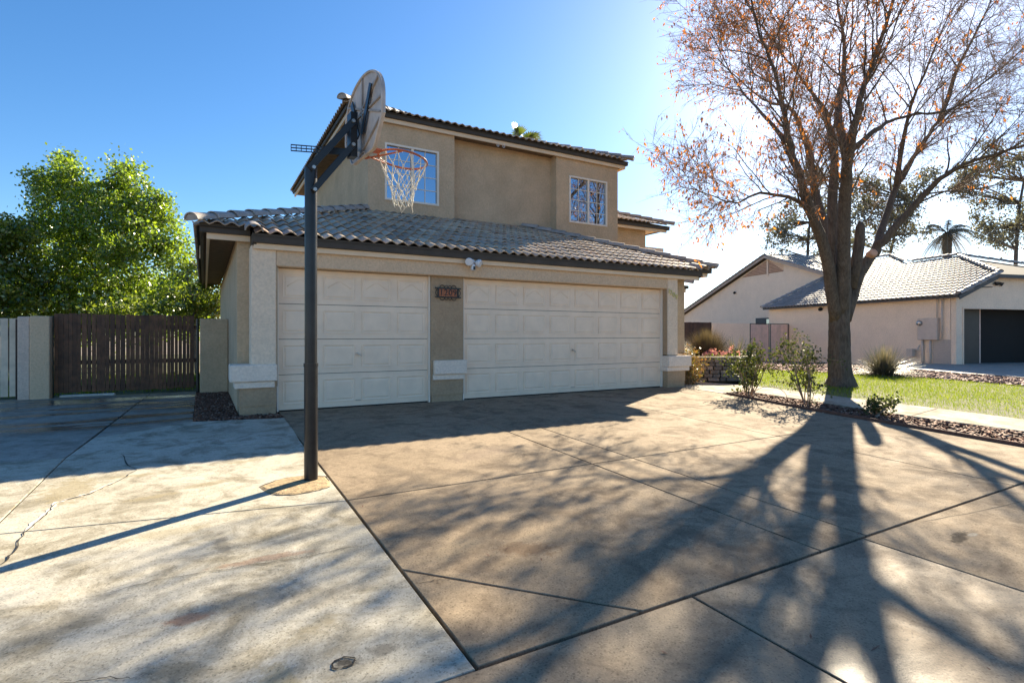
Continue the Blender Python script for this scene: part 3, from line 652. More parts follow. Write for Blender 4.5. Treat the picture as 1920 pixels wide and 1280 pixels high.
# upper storey: left bay with window, set-back middle, right bay with window
def wall_with_window(x0, x1, y, z0, z1, wx0, wx1, wz0, wz1):
    part('upper_wall', 'wall', [(x0, wx0, y, y+.10, z0, z1), (wx1, x1, y, y+.10, z0, z1), (wx0, wx1, y, y+.10, z0, wz0), (wx0, wx1, y, y+.10, wz1, z1), (x0, x1, y+.10, 20, z0, z1)])
W1 = (3.575, 4.89, 4.245, 5.55); W2 = (8.725, 10.055, 4.262, 5.552); YU = 12.13
wall_with_window(3.19, 5.30, YU, 2.7, 6.04, *W1); wall_with_window(8.30, 10.46, YU, 2.7, 6.04, *W2)
part('upper_wall', 'wall', [(5.30, 8.30, 12.42, 20, 2.7, 6.04)])
def window(x0, x1, z0, z1, Y, mirror):
    b = MB(); t = .045
    b.box(x0, x1, Y-.025, Y+.05, z0, z0+t).box(x0, x1, Y-.025, Y+.05, z1-t, z1).box(x0, x0+t, Y-.025, Y+.05, z0+t, z1-t).box(x1-t, x1, Y-.025, Y+.05, z0+t, z1-t)
    fr_ = b.build('window', M['frame'], house)
    xm = (x0+x1)/2
    MB().box(xm-.028, xm+.028, Y-.012, Y+.05, z0+t, z1-t).build('mullion', M['frame'], fr_)
    for a, b_ in ((x0+t, xm-.028), (xm+.028, x1-t)):
        MB().box(a, b_, Y+.035, Y+.05, z0+t, z1-t).build('pane', M['glass'], fr_)
        g = .017; n = MB(); xc = (a+b_)/2
        n.box(xc-g/2, xc+g/2, Y+.022, Y+.034, z0+t, z1-t)
        for k in (1, 2, 3):
            zz = z0+t + (z1-z0-2*t)*k/4; n.box(a, xc-g/2, Y+.022, Y+.034, zz-g/2, zz+g/2); n.box(xc+g/2, b_, Y+.022, Y+.034, zz-g/2, zz+g/2)
        n.build('muntin_grid', M['frame'], fr_)
window(*W1, YU, False); window(*W2, YU, True)
part('upper_fascia', 'fascia', [(2.74, 10.68, 12.05, 12.09, 5.995, 6.088), (2.74, 2.78, 12.09, 20.2, 5.995, 6.088), (10.64, 10.68, 12.09, 20.2, 5.995, 6.088)])
part('upper_drip_board', 'darkfascia', [(2.685, 10.735, 11.995, 12.045, 6.09, 6.205), (2.685, 2.735, 12.045, 20.2, 6.09, 6.205), (10.685, 10.735, 12.045, 20.2, 6.09, 6.205)])
part('upper_soffit', 'soffit', [(2.785, 10.635, 12.095, 20.1, 6.045, 6.085)])
ux0, ux1, uy0, uy1 = 2.62, 10.80, 11.93, 20.3; uz = 6.235; hw = (ux1-ux0)/2; xm = (ux0+ux1)/2
def zu(y): return uz + PT*(y-uy0)
ud = MB().add([(ux0+.04, uy0+.04, uz-.06), (ux1-.04, uy0+.04, uz-.06), (ux1-.04, uy1, uz-.06), (ux0+.04, uy1, uz-.06), (xm, uy0+hw, uz-.06+PT*hw), (xm, uy1-hw+.2, uz-.06+PT*hw)], [(0, 1, 4), (1, 2, 5, 4), (2, 3, 5), (3, 0, 4, 5)])
uroof = ud.build('upper_roof', M['deck'], house)
field('roof_tile_field', (ux0+.05, uy0, uz), (1, 0, 0), (0, 1, PT), 22, 5, uroof, M['tile_i'], lambda p: ux0 + (p.y-uy0) - .02 < p.x < ux1 - (p.y-uy0) + .02, nseg=12)
field('roof_tile_field', (ux0, uy1, uz), (0, -1, 0), (1, 0, PT), 22, 4, uroof, M['tile_i'], lambda p: p.y > uy0 + (p.x-ux0) - .02, nseg=12)
caps((ux0-.05, uy0-.05, uz+.02), (1, 1, PT), 9, uroof); caps((ux1+.05, uy0-.05, uz+.02), (-1, 1, PT), 9, uroof)
dome_end((ux0-.04, uy0-.04, uz+.01), (1, 1, PT), .112, uroof, 'cap_mortar', 'captile'); dome_end((ux1+.04, uy0-.04, uz+.01), (-1, 1, PT), .112, uroof, 'cap_mortar', 'captile')
# lower roof and wall further back on the right, entry roof beside the garage
part('rear_wall', 'wall', [(10.46, 12.94, 13.6, 19.5, -.1, 4.72)]); part('parapet_wall', 'nwall', [(12.95, 15.2, 15.0, 19, -.1, 4.45)])
part('rear_fascia', 'fascia', [(10.47, 13.62, 13.30, 13.34, 4.62, 4.70)]); part('rear_drip_board', 'darkfascia', [(10.47, 13.70, 13.24, 13.29, 4.705, 4.83), (13.65, 13.70, 13.29, 19.4, 4.705, 4.83)])
part('rear_soffit', 'fascia', [(10.47, 13.62, 13.345, 19.4, 4.725, 4.745)])
rd = MB().add([(10.47, 13.2, 4.80), (13.74, 13.2, 4.80), (13.74, 19.5, 4.80), (11.24, 15.7, 4.80+.37*2.5), (10.47, 15.7, 4.80+.37*2.5)], [(0, 1, 3, 4), (1, 2, 3)]).build('rear_roof', M['deck'], house)
field('roof_tile_field', (10.47, 13.16, 4.87), (1, 0, 0), (0, 1, PT), 9, 6, rd, M['tile_i'], lambda p: p.x < 13.85 - (p.y-13.16) - .1, nseg=12)
caps((13.80, 13.12, 4.88), (-1, 1, PT), 7, rd)
part('entry_wall', 'wall', [(9.94, 12.05, 11.75, 15, -.1, 2.55)]); part('entry_fascia', 'fascia', [(10.5, 12.40, 11.34, 11.38, 2.42, 2.52), (12.36, 12.40, 11.38, 15, 2.42, 2.52)])
er = MB().add([(9.94, 11.28, 2.60), (12.5, 11.28, 2.60), (12.5, 15, 2.60), (9.94, 13.0, 2.60+.37*1.72), (10.8, 13.0, 2.60+.37*1.72)], [(0, 1, 4, 3), (1, 2, 4)]).build('entry_roof', M['deck'], house)
part('entry_drip_board', 'darkfascia', [(10.5, 12.46, 11.29, 11.335, 2.525, 2.62), (12.41, 12.46, 11.335, 15, 2.525, 2.62)])
field('roof_tile_field', (9.94, 11.24, 2.67), (1, 0, 0), (0, 1, PT), 7, 4, er, M['tile_i'], lambda p: p.x < 12.6 - (p.y-11.24) - .1); caps((12.56, 11.2, 2.68), (-1, 1, PT), 5, er)
# house number on the right column, and a small hook pair under the upper eave
def text_mesh(s, size, depth):
    cu = bpy.data.curves.new('txt', 'FONT'); cu.body = s; cu.size = size; cu.extrude = depth; cu.align_x = 'CENTER'; cu.align_y = 'CENTER'; cu.resolution_u = 3
    o = bpy.data.objects.new('txt', cu); me = bpy.data.meshes.new_from_object(o); bpy.data.objects.remove(o); return me
def digit(ch, c, size, depth, mat, parent, name='number_digit'):
    me = text_mesh(ch, size, depth); me.transform(Matrix.Translation(Vector(c) - root_of(parent).location) @ Matrix.Rotation(R(90), 4, 'X'))
    return link_mesh(name, me, mat, parent)
for ch, x, z in (('1', 8.975, 2.125), ('2', 9.035, 2.105), ('0', 9.115, 2.055), ('9', 9.20, 2.01)): digit(ch, (x, 8.688, z), .16, .008, M['brass'], house)
for xx in (6.45, 6.62): MB().tube([(xx, 12.04, 6.0)] + [(xx + .03*math.sin(a), 12.03, 5.96 + .04*math.cos(a)) for a in np.linspace(0, 5.2, 9)], .007, 5).build('cable_hook', M['white'], house)

# address plaque between the doors
plq = empty('address_plaque', (3.715, 8.79, 1.9), 'black scrolled iron address plaque with orange tiles reading 1209 between the garage doors', 'sign')
PX, PZ, PY = 3.715, 1.90, 8.775
M['plaquetile'] = simple('orange_plaque_tile', (.42, .13, .05), .4, .45, 14)
for k in range(4): MB().box(PX-.165+k*.0835, PX-.085+k*.0835, PY, PY+.012, PZ-.062, PZ+.062).build('number_tile', M['plaquetile'], plq)
fb = MB().bar((PX-.24, PY, PZ+.078), (PX+.24, PY, PZ+.078), .02, .022).bar((PX-.24, PY, PZ-.078), (PX+.24, PY, PZ-.078), .02, .022).bar((PX-.185, PY, PZ-.078), (PX-.185, PY, PZ+.078), .02, .016, (0, 1, 0)).bar((PX+.185, PY, PZ-.078), (PX+.185, PY, PZ+.078), .02, .016, (0, 1, 0))
fb.build('iron_frame', M['black'], plq)
for sx, sz in ((-.11, 1), (.11, 1), (-.11, -1), (.11, -1)):
    MB().tube([(PX+sx+.045*math.cos(a)*(1-.1*k/12), PY, PZ+sz*(.088+.045*math.sin(a)*(1-.1*k/12))) for k, a in enumerate(np.linspace(math.pi, 0, 12))], .006, 5).build('iron_scroll', M['black'], plq)
for sz in (1, -1):
    for s in (-1, 1): MB().tube([(PX+s*(.005+.028*(1-math.cos(a))), PY, PZ+sz*(.088+.04*math.sin(a))) for a in np.linspace(0, math.pi*1.3, 10)], .005, 5).build('iron_scroll', M['black'], plq)
for s in (-1, 1): MB().tube([(PX+s*(.19+.045*math.sin(a)), PY, PZ-.07+.14*a/math.pi) for a in np.linspace(0, math.pi, 9)], .006, 5).build('iron_scroll', M['black'], plq)
for k, ch in enumerate('1209'): digit(ch, (PX-.125+k*.0835, PY-.006, PZ), .15, .005, M['black'], plq, 'digit')
# twin-head security light with camera under the eave
fl = empty('security_light', (4.10, 8.63, 2.40), 'white twin-head security floodlight with camera mounted on the garage fascia', 'security light')
def lathe(name, c, axis, prof, mat, parent, n=14):
    ax = Vector(axis).normalized(); sx = ax.cross(Vector((0, 0, 1)));
    if sx.length < .01: sx = Vector((1, 0, 0))
    sx.normalize(); sy = ax.cross(sx); b = MB(); c = Vector(c); m_ = len(prof)
    for r, h in prof:
        for k in range(n): a = 2*math.pi*k/n; b.v.append(tuple(c + ax*h + (sx*math.cos(a) + sy*math.sin(a))*r))
    for i in range(m_-1):
        for k in range(n): b.f.append((i*n+k, i*n+(k+1) % n, (i+1)*n+(k+1) % n, (i+1)*n+k))
    return b.build(name, mat, parent, True)
MB().tube([(4.10, 8.645, 2.45), (4.10, 8.60, 2.45)], .045, 14).tube([(4.10, 8.60, 2.45), (4.03, 8.57, 2.45)], .015, 8).tube([(4.10, 8.60, 2.45), (4.19, 8.57, 2.44)], .015, 8).build('bracket', M['white'], fl)
dome = [(.002, -.07), (.04, -.062), (.062, -.03), (.07, .01), (.068, .03), (.058, .032), (.002, .025)]
lathe('lamp_head', (4.02, 8.56, 2.44), (-.45, -.7, -.25), dome, M['white'], fl); lathe('lamp_head', (4.21, 8.56, 2.425), (.6, -.6, -.3), dome, M['white'], fl)
cb = MB().box(4.065, 4.135, 8.53, 8.61, 2.29, 2.40).build('camera_body', M['white'], fl, bevel=.015); MB().box(4.085, 4.122, 8.522, 8.529, 2.30, 2.36).build('lens', M['black'], cb)

# ------------------------------------------------------------------ basketball hoop at the edge of the driveway
PXp, PYp = .815, 5.0; zg = gz(PXp, PYp)
hoop = empty('basketball_hoop', (PXp, PYp, zg), 'old basketball hoop on a black pole with fan backboard, orange rim and white net', 'basketball hoop')
M['polepaint'] = simple('worn_pole_paint', (.020, .020, .022), .3, .5, 5, .1, 30, metal=.3)
MB().tube([(PXp, PYp, zg), (PXp, PYp, zg+1.02)], .058, 20).tube([(PXp, PYp, zg+1.02), (PXp, PYp, 2.63)], .053, 20).build('pole', M['polepaint'], hoop, True)
bpy.data.objects['pole'].data.set_sharp_from_angle(angle=R(40))
MB().tube([(PXp, PYp, zg+1.0), (PXp, PYp, zg+1.03)], .062, 20).build('pole_collar', M['polepaint'], hoop)
bn = Vector((math.cos(R(4.5)), math.sin(R(4.5)), 0)); bh = Vector((bn.y, -bn.x, 0))       # facing and across (towards the camera)
BC = Vector((1.265, 4.97, 0))
for s in (-1, 1):
    o2 = bh*(.075*s)
    MB().bar(Vector((PXp-.03, PYp, 2.60))+o2, Vector((1.15, 4.985, 3.07))+o2, .03, .055).build('upper_arm', M['black'], hoop)
    MB().bar(Vector((PXp-.0, PYp, 2.41))+o2, Vector((1.15, 4.985, 2.86))+o2, .03, .05).build('lower_arm', M['black'], hoop)
    for p in ((PXp, PYp, 2.61), (PXp+.01, PYp, 2.42), (1.15, 4.985, 3.07), (1.15, 4.985, 2.86)):
        MB().tube([Vector(p)+o2*1.15, Vector(p)+o2*1.45], .016, 8).build('bolt', M['steel'], hoop)
MB().obox(Vector((1.17, 4.985, 2.97)), bn*.03, bh*.055, Vector((0, 0, .20))).build('mount_channel', M['black'], hoop)
# perforated height-adjusting strut
st = MB(); a_, b_ = Vector((.665, 5.10, 2.815)), Vector((1.14, 5.03, 2.835)); dv = (b_-a_).normalized(); L_ = (b_-a_).length
for zz in (-.030, -.004, .022): st.bar(a_+Vector((0, 0, zz)), b_+Vector((0, 0, zz)), .004, .010)
k = 0.0
while k < L_*.62:
    st.bar(a_+dv*k+Vector((0, 0, -.034)), a_+dv*k+Vector((0, 0, .026)), .005, .012, (0, 1, 0)); k += .042
st.bar(a_+dv*L_*.6+Vector((0, 0, -.004)), b_+Vector((0, 0, -.004)), .006, .06); st.build('adjusting_strut', M['black'], hoop)
# fan backboard: thin shell with a rim lip and moulded ribs on its back
out = []
for k in range(33):
    a = math.pi*(k/32); out.append((.50*math.cos(a), 3.18 + .345*math.sin(a)**.9))
out += [(-.50, 3.03), (-.31, 2.80), (-.26, 2.785), (.26, 2.785), (.31, 2.80), (.50, 3.03)]
bp = lambda x, z, dn: BC + bh*x + bn*dn + Vector((0, 0, z))
n = len(out); bb = MB()
bb.add([bp(x, z, .0) for x, z in out] + [bp(x, z, .022) for x, z in out], [tuple(range(n)), tuple(range(2*n-1, n-1, -1))] + [(i, (i+1) % n, n+(i+1) % n, n+i) for i in range(n)])
board = bb.build('backboard', M['board'], hoop)
lip = MB(); lo = [bp(x*.985, 3.1+(z-3.1)*.985, -.006) for x, z in out]; lip.tube(lo + [lo[0]], .012, 5, False); lip.build('rim_lip', M['board'], board, True)
for a, b in (((-.46, 3.05), (.40, 3.37)), ((.46, 3.05), (-.40, 3.37)), ((0, 2.80), (0, 3.51)), ((-.48, 3.18), (.48, 3.18)), ((-.44, 3.0), (.1, 2.80)), ((.44, 3.0), (-.1, 2.80))):
    MB().bar(bp(*a, -.008), bp(*b, -.008), .016, .016, bn).build('rib', M['rib'], board)
for s in (-1, 1): MB().bar(bp(.05*s, 2.98, -.028), bp(.26*s, 3.36, -.022), .06, .012, bn).build('brace_bar', M['black'], board)
RC = BC + bn*.385 + Vector((0, 0, 2.835)); RR = .229; dr = -.13                     # rim centre, radius and droop
def rp(a, r=RR, dz=0): c, s = math.cos(a), math.sin(a); return RC + bn*(r*c) + bh*(r*s) + Vector((0, 0, dr*(c+1)*RR + dz + .03))
rim = MB().tube([rp(2*math.pi*k/40) for k in range(41)], .0105, 8, False).build('rim', M['rim'], hoop, True)
MB().obox(rp(math.pi, RR+.075, .005), bn*.075, bh*.06, Vector((0, 0, .006))).obox(bp(0, 2.86, .03), bn*.006, bh*.065, Vector((0, 0, .055))).build('rim_bracket', M['rim'], rim)
for s in (-1, 1): MB().tube([bp(.04*s, 2.79, .03), rp(math.pi+s*1.15, RR, -.008)], .008, 6).build('rim_stay', M['rim'], rim)
net = MB(); NS = 12; rows = [(0, RR), (-.11, .185), (-.20, .145), (-.27, .118), (-.33, .105), (-.385, .10), (-.43, .085)]
def npnt(i, r): a = 2*math.pi*(i + .5*(r % 2))/NS + .1; dz_, rr = rows[r]; q = rp(a, rr, 0); s = 1 - min(1, r/3)*.75; return Vector((q.x-.06*r/6*0, q.y, RC.z + (q.z-RC.z)*s + dz_ + random.uniform(-.008, .008) - .004))
NP = [[npnt(i, r) + Vector((random.uniform(-.006, .006), random.uniform(-.006, .006), 0))*(r > 0) for i in range(NS)] for r in range(len(rows))]
for r in range(len(rows)-1):
    for i in range(NS):
        j = (i + (1 if r % 2 else -1)) % NS
        for t in (i, j):
            p, q = NP[r][i], NP[r+1][t]; mid = (p+q)/2 + Vector((0, 0, -.008)); net.tube([p, mid, q], .0042, 4, False)
        if r > 0: net.tube([NP[r][i]+Vector((0, 0, .008)), NP[r][i]-Vector((0, 0, .010))], .008, 5)
for i in range(0, NS, 3): net.tube([NP[-1][i], NP[-1][i]+Vector((.01, 0, -.05)), NP[-1][(i+1) % NS]], .004, 4, False)
net.build('net', M['cord'], hoop, True)

# ------------------------------------------------------------------ gate line on the left
def thing_box(name, label, cat, mat, boxes, bevel=.01, origin=None):
    b = MB()
    for q in boxes: b.box(*q)
    return tag(b.build(name, M[mat], None, bevel=bevel, origin=origin), label, cat)
thing_box('stub_wall', 'short tan stucco wall between the dark gate and the garage side', 'wall', 'wall', [(-.075, .42, 12.45, 12.68, -.15, 1.49)])
pl = empty('gate_pillar', (-2.67, 12.85, 0), 'thick cream stucco gate pillar at the far left of the dark gate', 'pillar')
MB().box(-2.735, -2.455, 12.75, 13.05, -.15, 1.505).build('pillar_block', stucco('cream_stucco', (.78, .56, .36), .06), pl, bevel=.012)
MB().box(-2.905, -2.737, 12.765, 13.05, -.15, 1.492).build('side_block', stucco('pinkish_stucco', (.78, .59, .46), .06), pl, bevel=.012)
gate = empty('wooden_gate', (-1.27, 12.95, 0), 'wide dark stained wooden gate of upright slats beside the house', 'gate')
MB().box(-2.44, -.10, 12.99, 13.03, .12, .20).box(-2.44, -.10, 12.99, 13.03, .60, .68).box(-2.44, -.10, 12.99, 13.03, 1.28, 1.36).build('rail', M['gatewood'], gate)
x = -2.43; i = 0
while x < -.19:
    wd = random.choice((.055, .062, .07, .075)); top = 1.565 - .012*((x+1.5)**2)*.5 + random.uniform(-.012, .012)
    MB().box(x, x+wd, 12.955+random.uniform(-.004, .006), 12.985, .075+random.uniform(-.01, .01), top).build('slat', M['gatewood'], gate); x += wd + random.choice((.003, .004, .006, .010, .014)); i += 1
MB().tube([(-.12, 12.97, -.05), (-.12, 12.97, 1.50)], .03, 8).build('gate_post', M['black'], gate)
MB().tube([(-2.445, 12.97, -.05), (-2.445, 12.97, 1.52)], .012, 8).build('hinge_post', M['black'], gate)
thing_box('concrete_sill', 'rough pale mortar sill under the left half of the dark gate', 'sill', 'palepatch', [(-2.35, -1.5, 12.9, 13.02, -.06, .035)], .02)
pg = empty('pale_gate', (-3.2, 12.95, 0), 'pale painted board gate cut off at the left edge of the picture', 'gate')
x = -4.3
while x < -2.98: MB().box(x, x+.105, 12.93, 12.95, .05, 1.46).build('board', M['whiteboard'], pg); x += .125
MB().box(-4.4, -2.92, 12.955, 13.0, .25, .33).box(-4.4, -2.92, 12.955, 13.0, 1.15, 1.23).build('rail', M['brownfence'], pg); MB().box(-2.965, -2.915, 12.92, 12.99, -.05, 1.45).build('post', M['brownfence'], pg)

# ------------------------------------------------------------------ neighbouring house
nbh = empty('neighbour_house', nb(3, 3, 0), 'single storey pink cream stucco house with tiled roofs and open dark garage', 'house')
def nbox(b, t0, t1, o0, o1, z0, z1):
    b.hexa([nb(t0, o0, z0), nb(t0, o1, z0), nb(t1, o1, z0), nb(t1, o0, z0), nb(t0, o0, z1), nb(t0, o1, z1), nb(t1, o1, z1), nb(t1, o0, z1)]); return b
b = MB(); nbox(b, .22, 10.36, 0, .2, -.6, 2.80); nbox(b, 10.16, 10.36, .2, 10.0, -.6, 2.8); nbox(b, .22, 10.36, 9.8, 10.0, -.6, 2.8); b.build('side_wall', M['nwall'], nbh)
b = MB(); nbox(b, 0, .2, 0, .37, -.3, 2.82); nbox(b, 0, .2, 5.3, 10.0, -.3, 2.82); nbox(b, 0, .2, .37, 5.3, 2.21, 2.82)
b.add([nb(0, 0, 2.82), nb(0, 10.0, 2.82), nb(0, 8.2, 3.54), nb(0, 1.8, 3.54), nb(.2, 0, 2.82), nb(.2, 10.0, 2.82), nb(.2, 8.2, 3.54), nb(.2, 1.8, 3.54)], [(3, 2, 1, 0), (4, 5, 6, 7), (0, 4, 7, 3), (1, 2, 6, 5), (2, 3, 7, 6)])
b.build('front_wall', M['nwall'], nbh)
b = MB(); nbox(b, -.03, .005, .32, .37, 0, 2.26); nbox(b, -.03, .005, 5.3, 5.35, 0, 2.26); nbox(b, -.03, .005, .37, 5.3, 2.205, 2.26); b.build('opening_trim', M['nwall'], nbh)
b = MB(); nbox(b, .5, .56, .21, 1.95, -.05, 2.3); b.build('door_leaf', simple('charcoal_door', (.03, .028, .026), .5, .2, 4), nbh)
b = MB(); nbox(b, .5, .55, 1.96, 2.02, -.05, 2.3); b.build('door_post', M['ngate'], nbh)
b = MB(); nbox(b, .62, .68, 2.03, 5.4, -.1, 2.5); b.build('interior_shade_sheet', M['dark'], nbh)  # black sheet standing in for the shade inside the open garage
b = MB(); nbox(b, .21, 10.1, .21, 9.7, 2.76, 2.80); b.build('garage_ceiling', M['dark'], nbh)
NP_ = .42; zr0 = 2.86
def nz(o): return zr0 + NP_*(o + .12)
KO, KR, KH = 1.75, 5.0, 6.8                                 # clipped corner, ridge and high ridge offsets
b = MB(); b.add([nb(-.35, -.35, nz(-.35)-.07), nb(10.5, -.35, nz(-.35)-.07), nb(10.5, KH, nz(KH)-.07), nb(8.5, KH, nz(KH)-.07), nb(6.1, KR, nz(KR)-.07), nb(3.55, KR, nz(KR)-.07), nb(-.35, KO, nz(KO)-.07)], [(6, 5, 4, 3, 2, 1, 0)])
b.add([nb(3.55, KR, nz(KR)-.07), nb(-.35, KO, nz(KO)-.07), nb(-.35, 2*KR-KO, nz(KO)-.07)], [(0, 1, 2)])
b.add([nb(3.55, KR, nz(KR)-.07), nb(6.1, KR, nz(KR)-.07), nb(10.5, KR, nz(KR)-.07), nb(10.5, 10.35, nz(-.35)-.07), nb(-.35, 10.35, nz(-.35)-.07), nb(-.35, 2*KR-KO, nz(KO)-.07)], [(0, 1, 2, 3, 4, 5)])
b.add([nb(8.5, KH, nz(KH)-.07), nb(10.5, KH, nz(KH)-.07), nb(10.5, 11, nz(2.6)-.07), nb(6.1, 11, nz(2.6)-.07), nb(6.1, KR, nz(KR)-.07)], [(0, 1, 2, 3, 4)])
nroof = b.build('wing_roof', M['deck'], nbh)
def in_wing(p):
    q = p - NC; t, o = q.dot(NU), q.dot(NW)
    return inside([(-.3, -.5), (10.55, -.5), (10.55, KH-.05), (8.5, KH-.05), (6.1, KR-.05), (3.55, KR-.05), (-.3, KO)], t, o)
upw = (NW + Vector((0, 0, NP_))).normalized()
field('roof_tile_field', nb(-.35, -.42, nz(-.42)), NU, upw, 29, 17, nroof, M['ntile'], in_wing, True, 12, 2) if False else None
# (the tile's "along" runs so that along x up points to the sky)
field('roof_tile_field', nb(10.55, -.40, nz(-.40)), -NU, upw, 25, 23, nroof, M['ntile'], in_wing, True, 12, 2, amp=.055, wsc=1.18)
clipup = (NU + Vector((0, 0, .45))).normalized()
ncap = lambda p0, p1, par: caps(p0, (p1 - p0), max(1, int((p1-p0).length/.385)), par)
M_keep = M['captile']
ncap(nb(-.38, -.40, nz(-.40)+.02), nb(-.38, KO+.03, nz(KO)+.02), nroof); ncap(nb(-.40, KO, nz(KO)+.02), nb(3.55, KR, nz(KR)+.03), nroof)
ncap(nb(3.55, KR, nz(KR)+.03), nb(6.1, KR, nz(KR)+.03), nroof); ncap(nb(6.1, KR, nz(KR)+.03), nb(8.5, KH, nz(KH)+.03), nroof); ncap(nb(8.5, KH, nz(KH)+.03), nb(10.5, KH, nz(KH)+.03), nroof)
ncap(nb(10.5, -.4, nz(-.4)+.02), nb(10.5, KH, nz(KH)+.02), nroof); ncap(nb(3.55, KR, nz(KR)+.03), nb(-.4, 2*KR-KO, nz(KO)+.02), nroof)
b = MB(); nbox(b, -.30, 10.5, -.32, -.28, 2.62, 2.76); nbox(b, -.36, -.30, KO, 2*KR-KO, nz(KO)-.2, nz(KO)-.06); nbox(b, -.30, 10.5, -.27, .0, 2.66, 2.69); nbox(b, -.30, 0, KO, 2*KR-KO, nz(KO)-.15, nz(KO)-.12)
b.bar(nb(-.33, -.30, nz(-.30)-.16), nb(-.33, KO, nz(KO)-.16), .04, .15); b.bar(nb(-.33, 2*KR-KO, nz(KO)-.16), nb(-.33, 10.35, nz(-.4)-.16), .04, .15); b.build('fascia', M['nfascia'], nbh)
# main body: gable end facing us on the left, behind the wing
GO = 4.0; gt, gzk, gp_ = 15.2, 6.62, .345
b = MB(); ge = [(26.2, -.6), (10.0, -.6), (10.0, gzk-.22-gp_*5.2), (gt, gzk-.22), (26.2, gzk-.22-gp_*11)]
b.add([nb(t, GO, z) for t, z in ge] + [nb(t, GO+.2, z) for t, z in ge], [(0, 1, 2, 3, 4), (9, 8, 7, 6, 5)] + [(i, (i+1) % 5, 5+(i+1) % 5, 5+i) for i in range(5)]); b.build('gable_wall', M['nwall'], nbh)
b = MB(); b.add([nb(gt, GO-.35, gzk), nb(gt, GO+9, gzk), nb(10.2, GO+9, gzk-gp_*5), nb(10.2, GO-.35, gzk-gp_*5)], [(0, 1, 2, 3)]); b.add([nb(gt, GO-.35, gzk), nb(26.6, GO-.35, gzk-gp_*11.4), nb(26.6, GO+9, gzk-gp_*11.4), nb(gt, GO+9, gzk)], [(0, 1, 2, 3)])
mroof = b.build('main_roof', M['deck'], nbh)
field('roof_tile_field', nb(10.2, GO-.35, gzk-gp_*5+.06), NW, (NU + Vector((0, 0, gp_))), 17, 15, mroof, M['ntile'], lambda p: (p-NC).dot(NU) < gt, True, 12, 2, amp=.045, wsc=1.18)
b = MB(); b.bar(nb(gt, GO-.33, gzk-.10), nb(10.1, GO-.33, gzk-gp_*5.1-.10), .05, .17); b.bar(nb(gt, GO-.33, gzk-.10), nb(26.6, GO-.33, gzk-gp_*11.4-.10), .05, .17); b.build('barge_board', simple('grey_barge_board', (.40, .34, .30), .7, .15, 5), nbh)
ncap(nb(26.5, GO-.32, gzk-gp_*11.3), nb(gt, GO-.32, gzk+.02), mroof); ncap(nb(10.2, GO-.32, gzk-gp_*5), nb(gt, GO-.32, gzk+.02), mroof); ncap(nb(gt, GO-.3, gzk+.03), nb(gt, GO+8.5, gzk+.03), mroof)
vent = MB().add([nb(gt, GO-.012, gzk-.30), nb(gt+2.7, GO-.012, gzk-.30-gp_*2.7-.02), nb(gt-1.5, GO-.012, gzk-.30-gp_*2.7-.02)], [(0, 1, 2)]).build('gable_vent', simple('vent_back', (.36, .235, .165), .8, .2, 6), nbh)
M['ventslat'] = simple('vent_slat', (.66, .45, .33), .7, .1, 6)
for k in range(1, 9):
    z = gzk - .36 - k*.10; hw_ = (gzk-.34-z)/gp_
    for a, b_ in ((gt+.06, gt+min(hw_, 2.6)), (gt-min(hw_, 1.45), gt-.06)):
        if b_-a > .1: MB().bar(nb(a, GO-.04, z), nb(b_, GO-.04, z), .05, .03).build('louvre', M['ventslat'], vent)
b = MB(); nbox(b, gt-.06, gt+.06, GO-.06, GO-.015, gzk-1.4, gzk-.3); b.build('vent_post', M['nwall'], vent)
b = MB(); nbox(b, 14.2, 16.4, GO-.03, GO+.0, 1.2, 2.35); wn = b.build('window', M['nfascia'], nbh); b = MB(); nbox(b, 14.3, 15.3, GO-.045, GO-.031, 1.25, 2.25); b.build('pane', M['glass'], wn)
# meter box, conduits, gas pipe and the flood lamps
b = MB(); nbox(b, .64, 1.45, -.16, -.002, .96, 1.86); mb_ = b.build('meter_box', M['conduit'], nbh, bevel=.012)
lathe('meter_dial', nb(1.34, -.16, 1.66), -NW, [(.11, 0), (.11, .06), (.085, .09), (.002, .095)], M['steel'], mb_)
for t, z0, z1, r in ((.50, 1.0, 2.62, .028), (.70, 1.86, 2.62, .022), (1.30, -.15, .96, .045), (.98, -.15, .96, .04)):
    MB().tube([nb(t, -.07, z0), nb(t, -.07, z1)], r, 8).build('conduit', M['conduit'], nbh, True)
MB().tube([nb(1.75, -.15, -.1), nb(1.75, -.15, .45), nb(1.62, -.15, .55), nb(1.45, -.15, .55), nb(1.38, -.10, .75)], .03, 8).obox(nb(1.72, -.16, .42), NU*.13, NW*.09, Vector((0, 0, .16))).build('gas_meter', M['conduit'], nbh)
b = MB(); nbox(b, .2, .9, -.012, -.001, -.2, .98); b.build('wall_patch', stucco('grey_patch_stucco', (.50, .43, .37), .05), nbh)
MB().tube([nb(-.01, .1, 2.75), nb(-.02, .5, 2.95), nb(-.02, 1.0, 3.06), nb(-.02, 1.9, 3.10)], .018, 6).build('cable', M['nfascia'], nbh)
for p, d in ((nb(-.05, 2.05, 3.26), (-.5, -.6, -.4)), (nb(-.05, 2.3, 3.24), (.4, -.7, -.5))): lathe('flood_lamp', p, d, [(.03, -.1), (.05, -.02), (.085, .08), (.002, .07)], M['black'], nbh)
for p in (nb(18.6, GO-.1, 4.35), nb(6.6, -.08, 2.52)): lathe('flood_lamp', p, (-.7, -.5, -.4), [(.04, -.1), (.06, -.02), (.10, .1), (.002, .08)], M['black'], nbh)
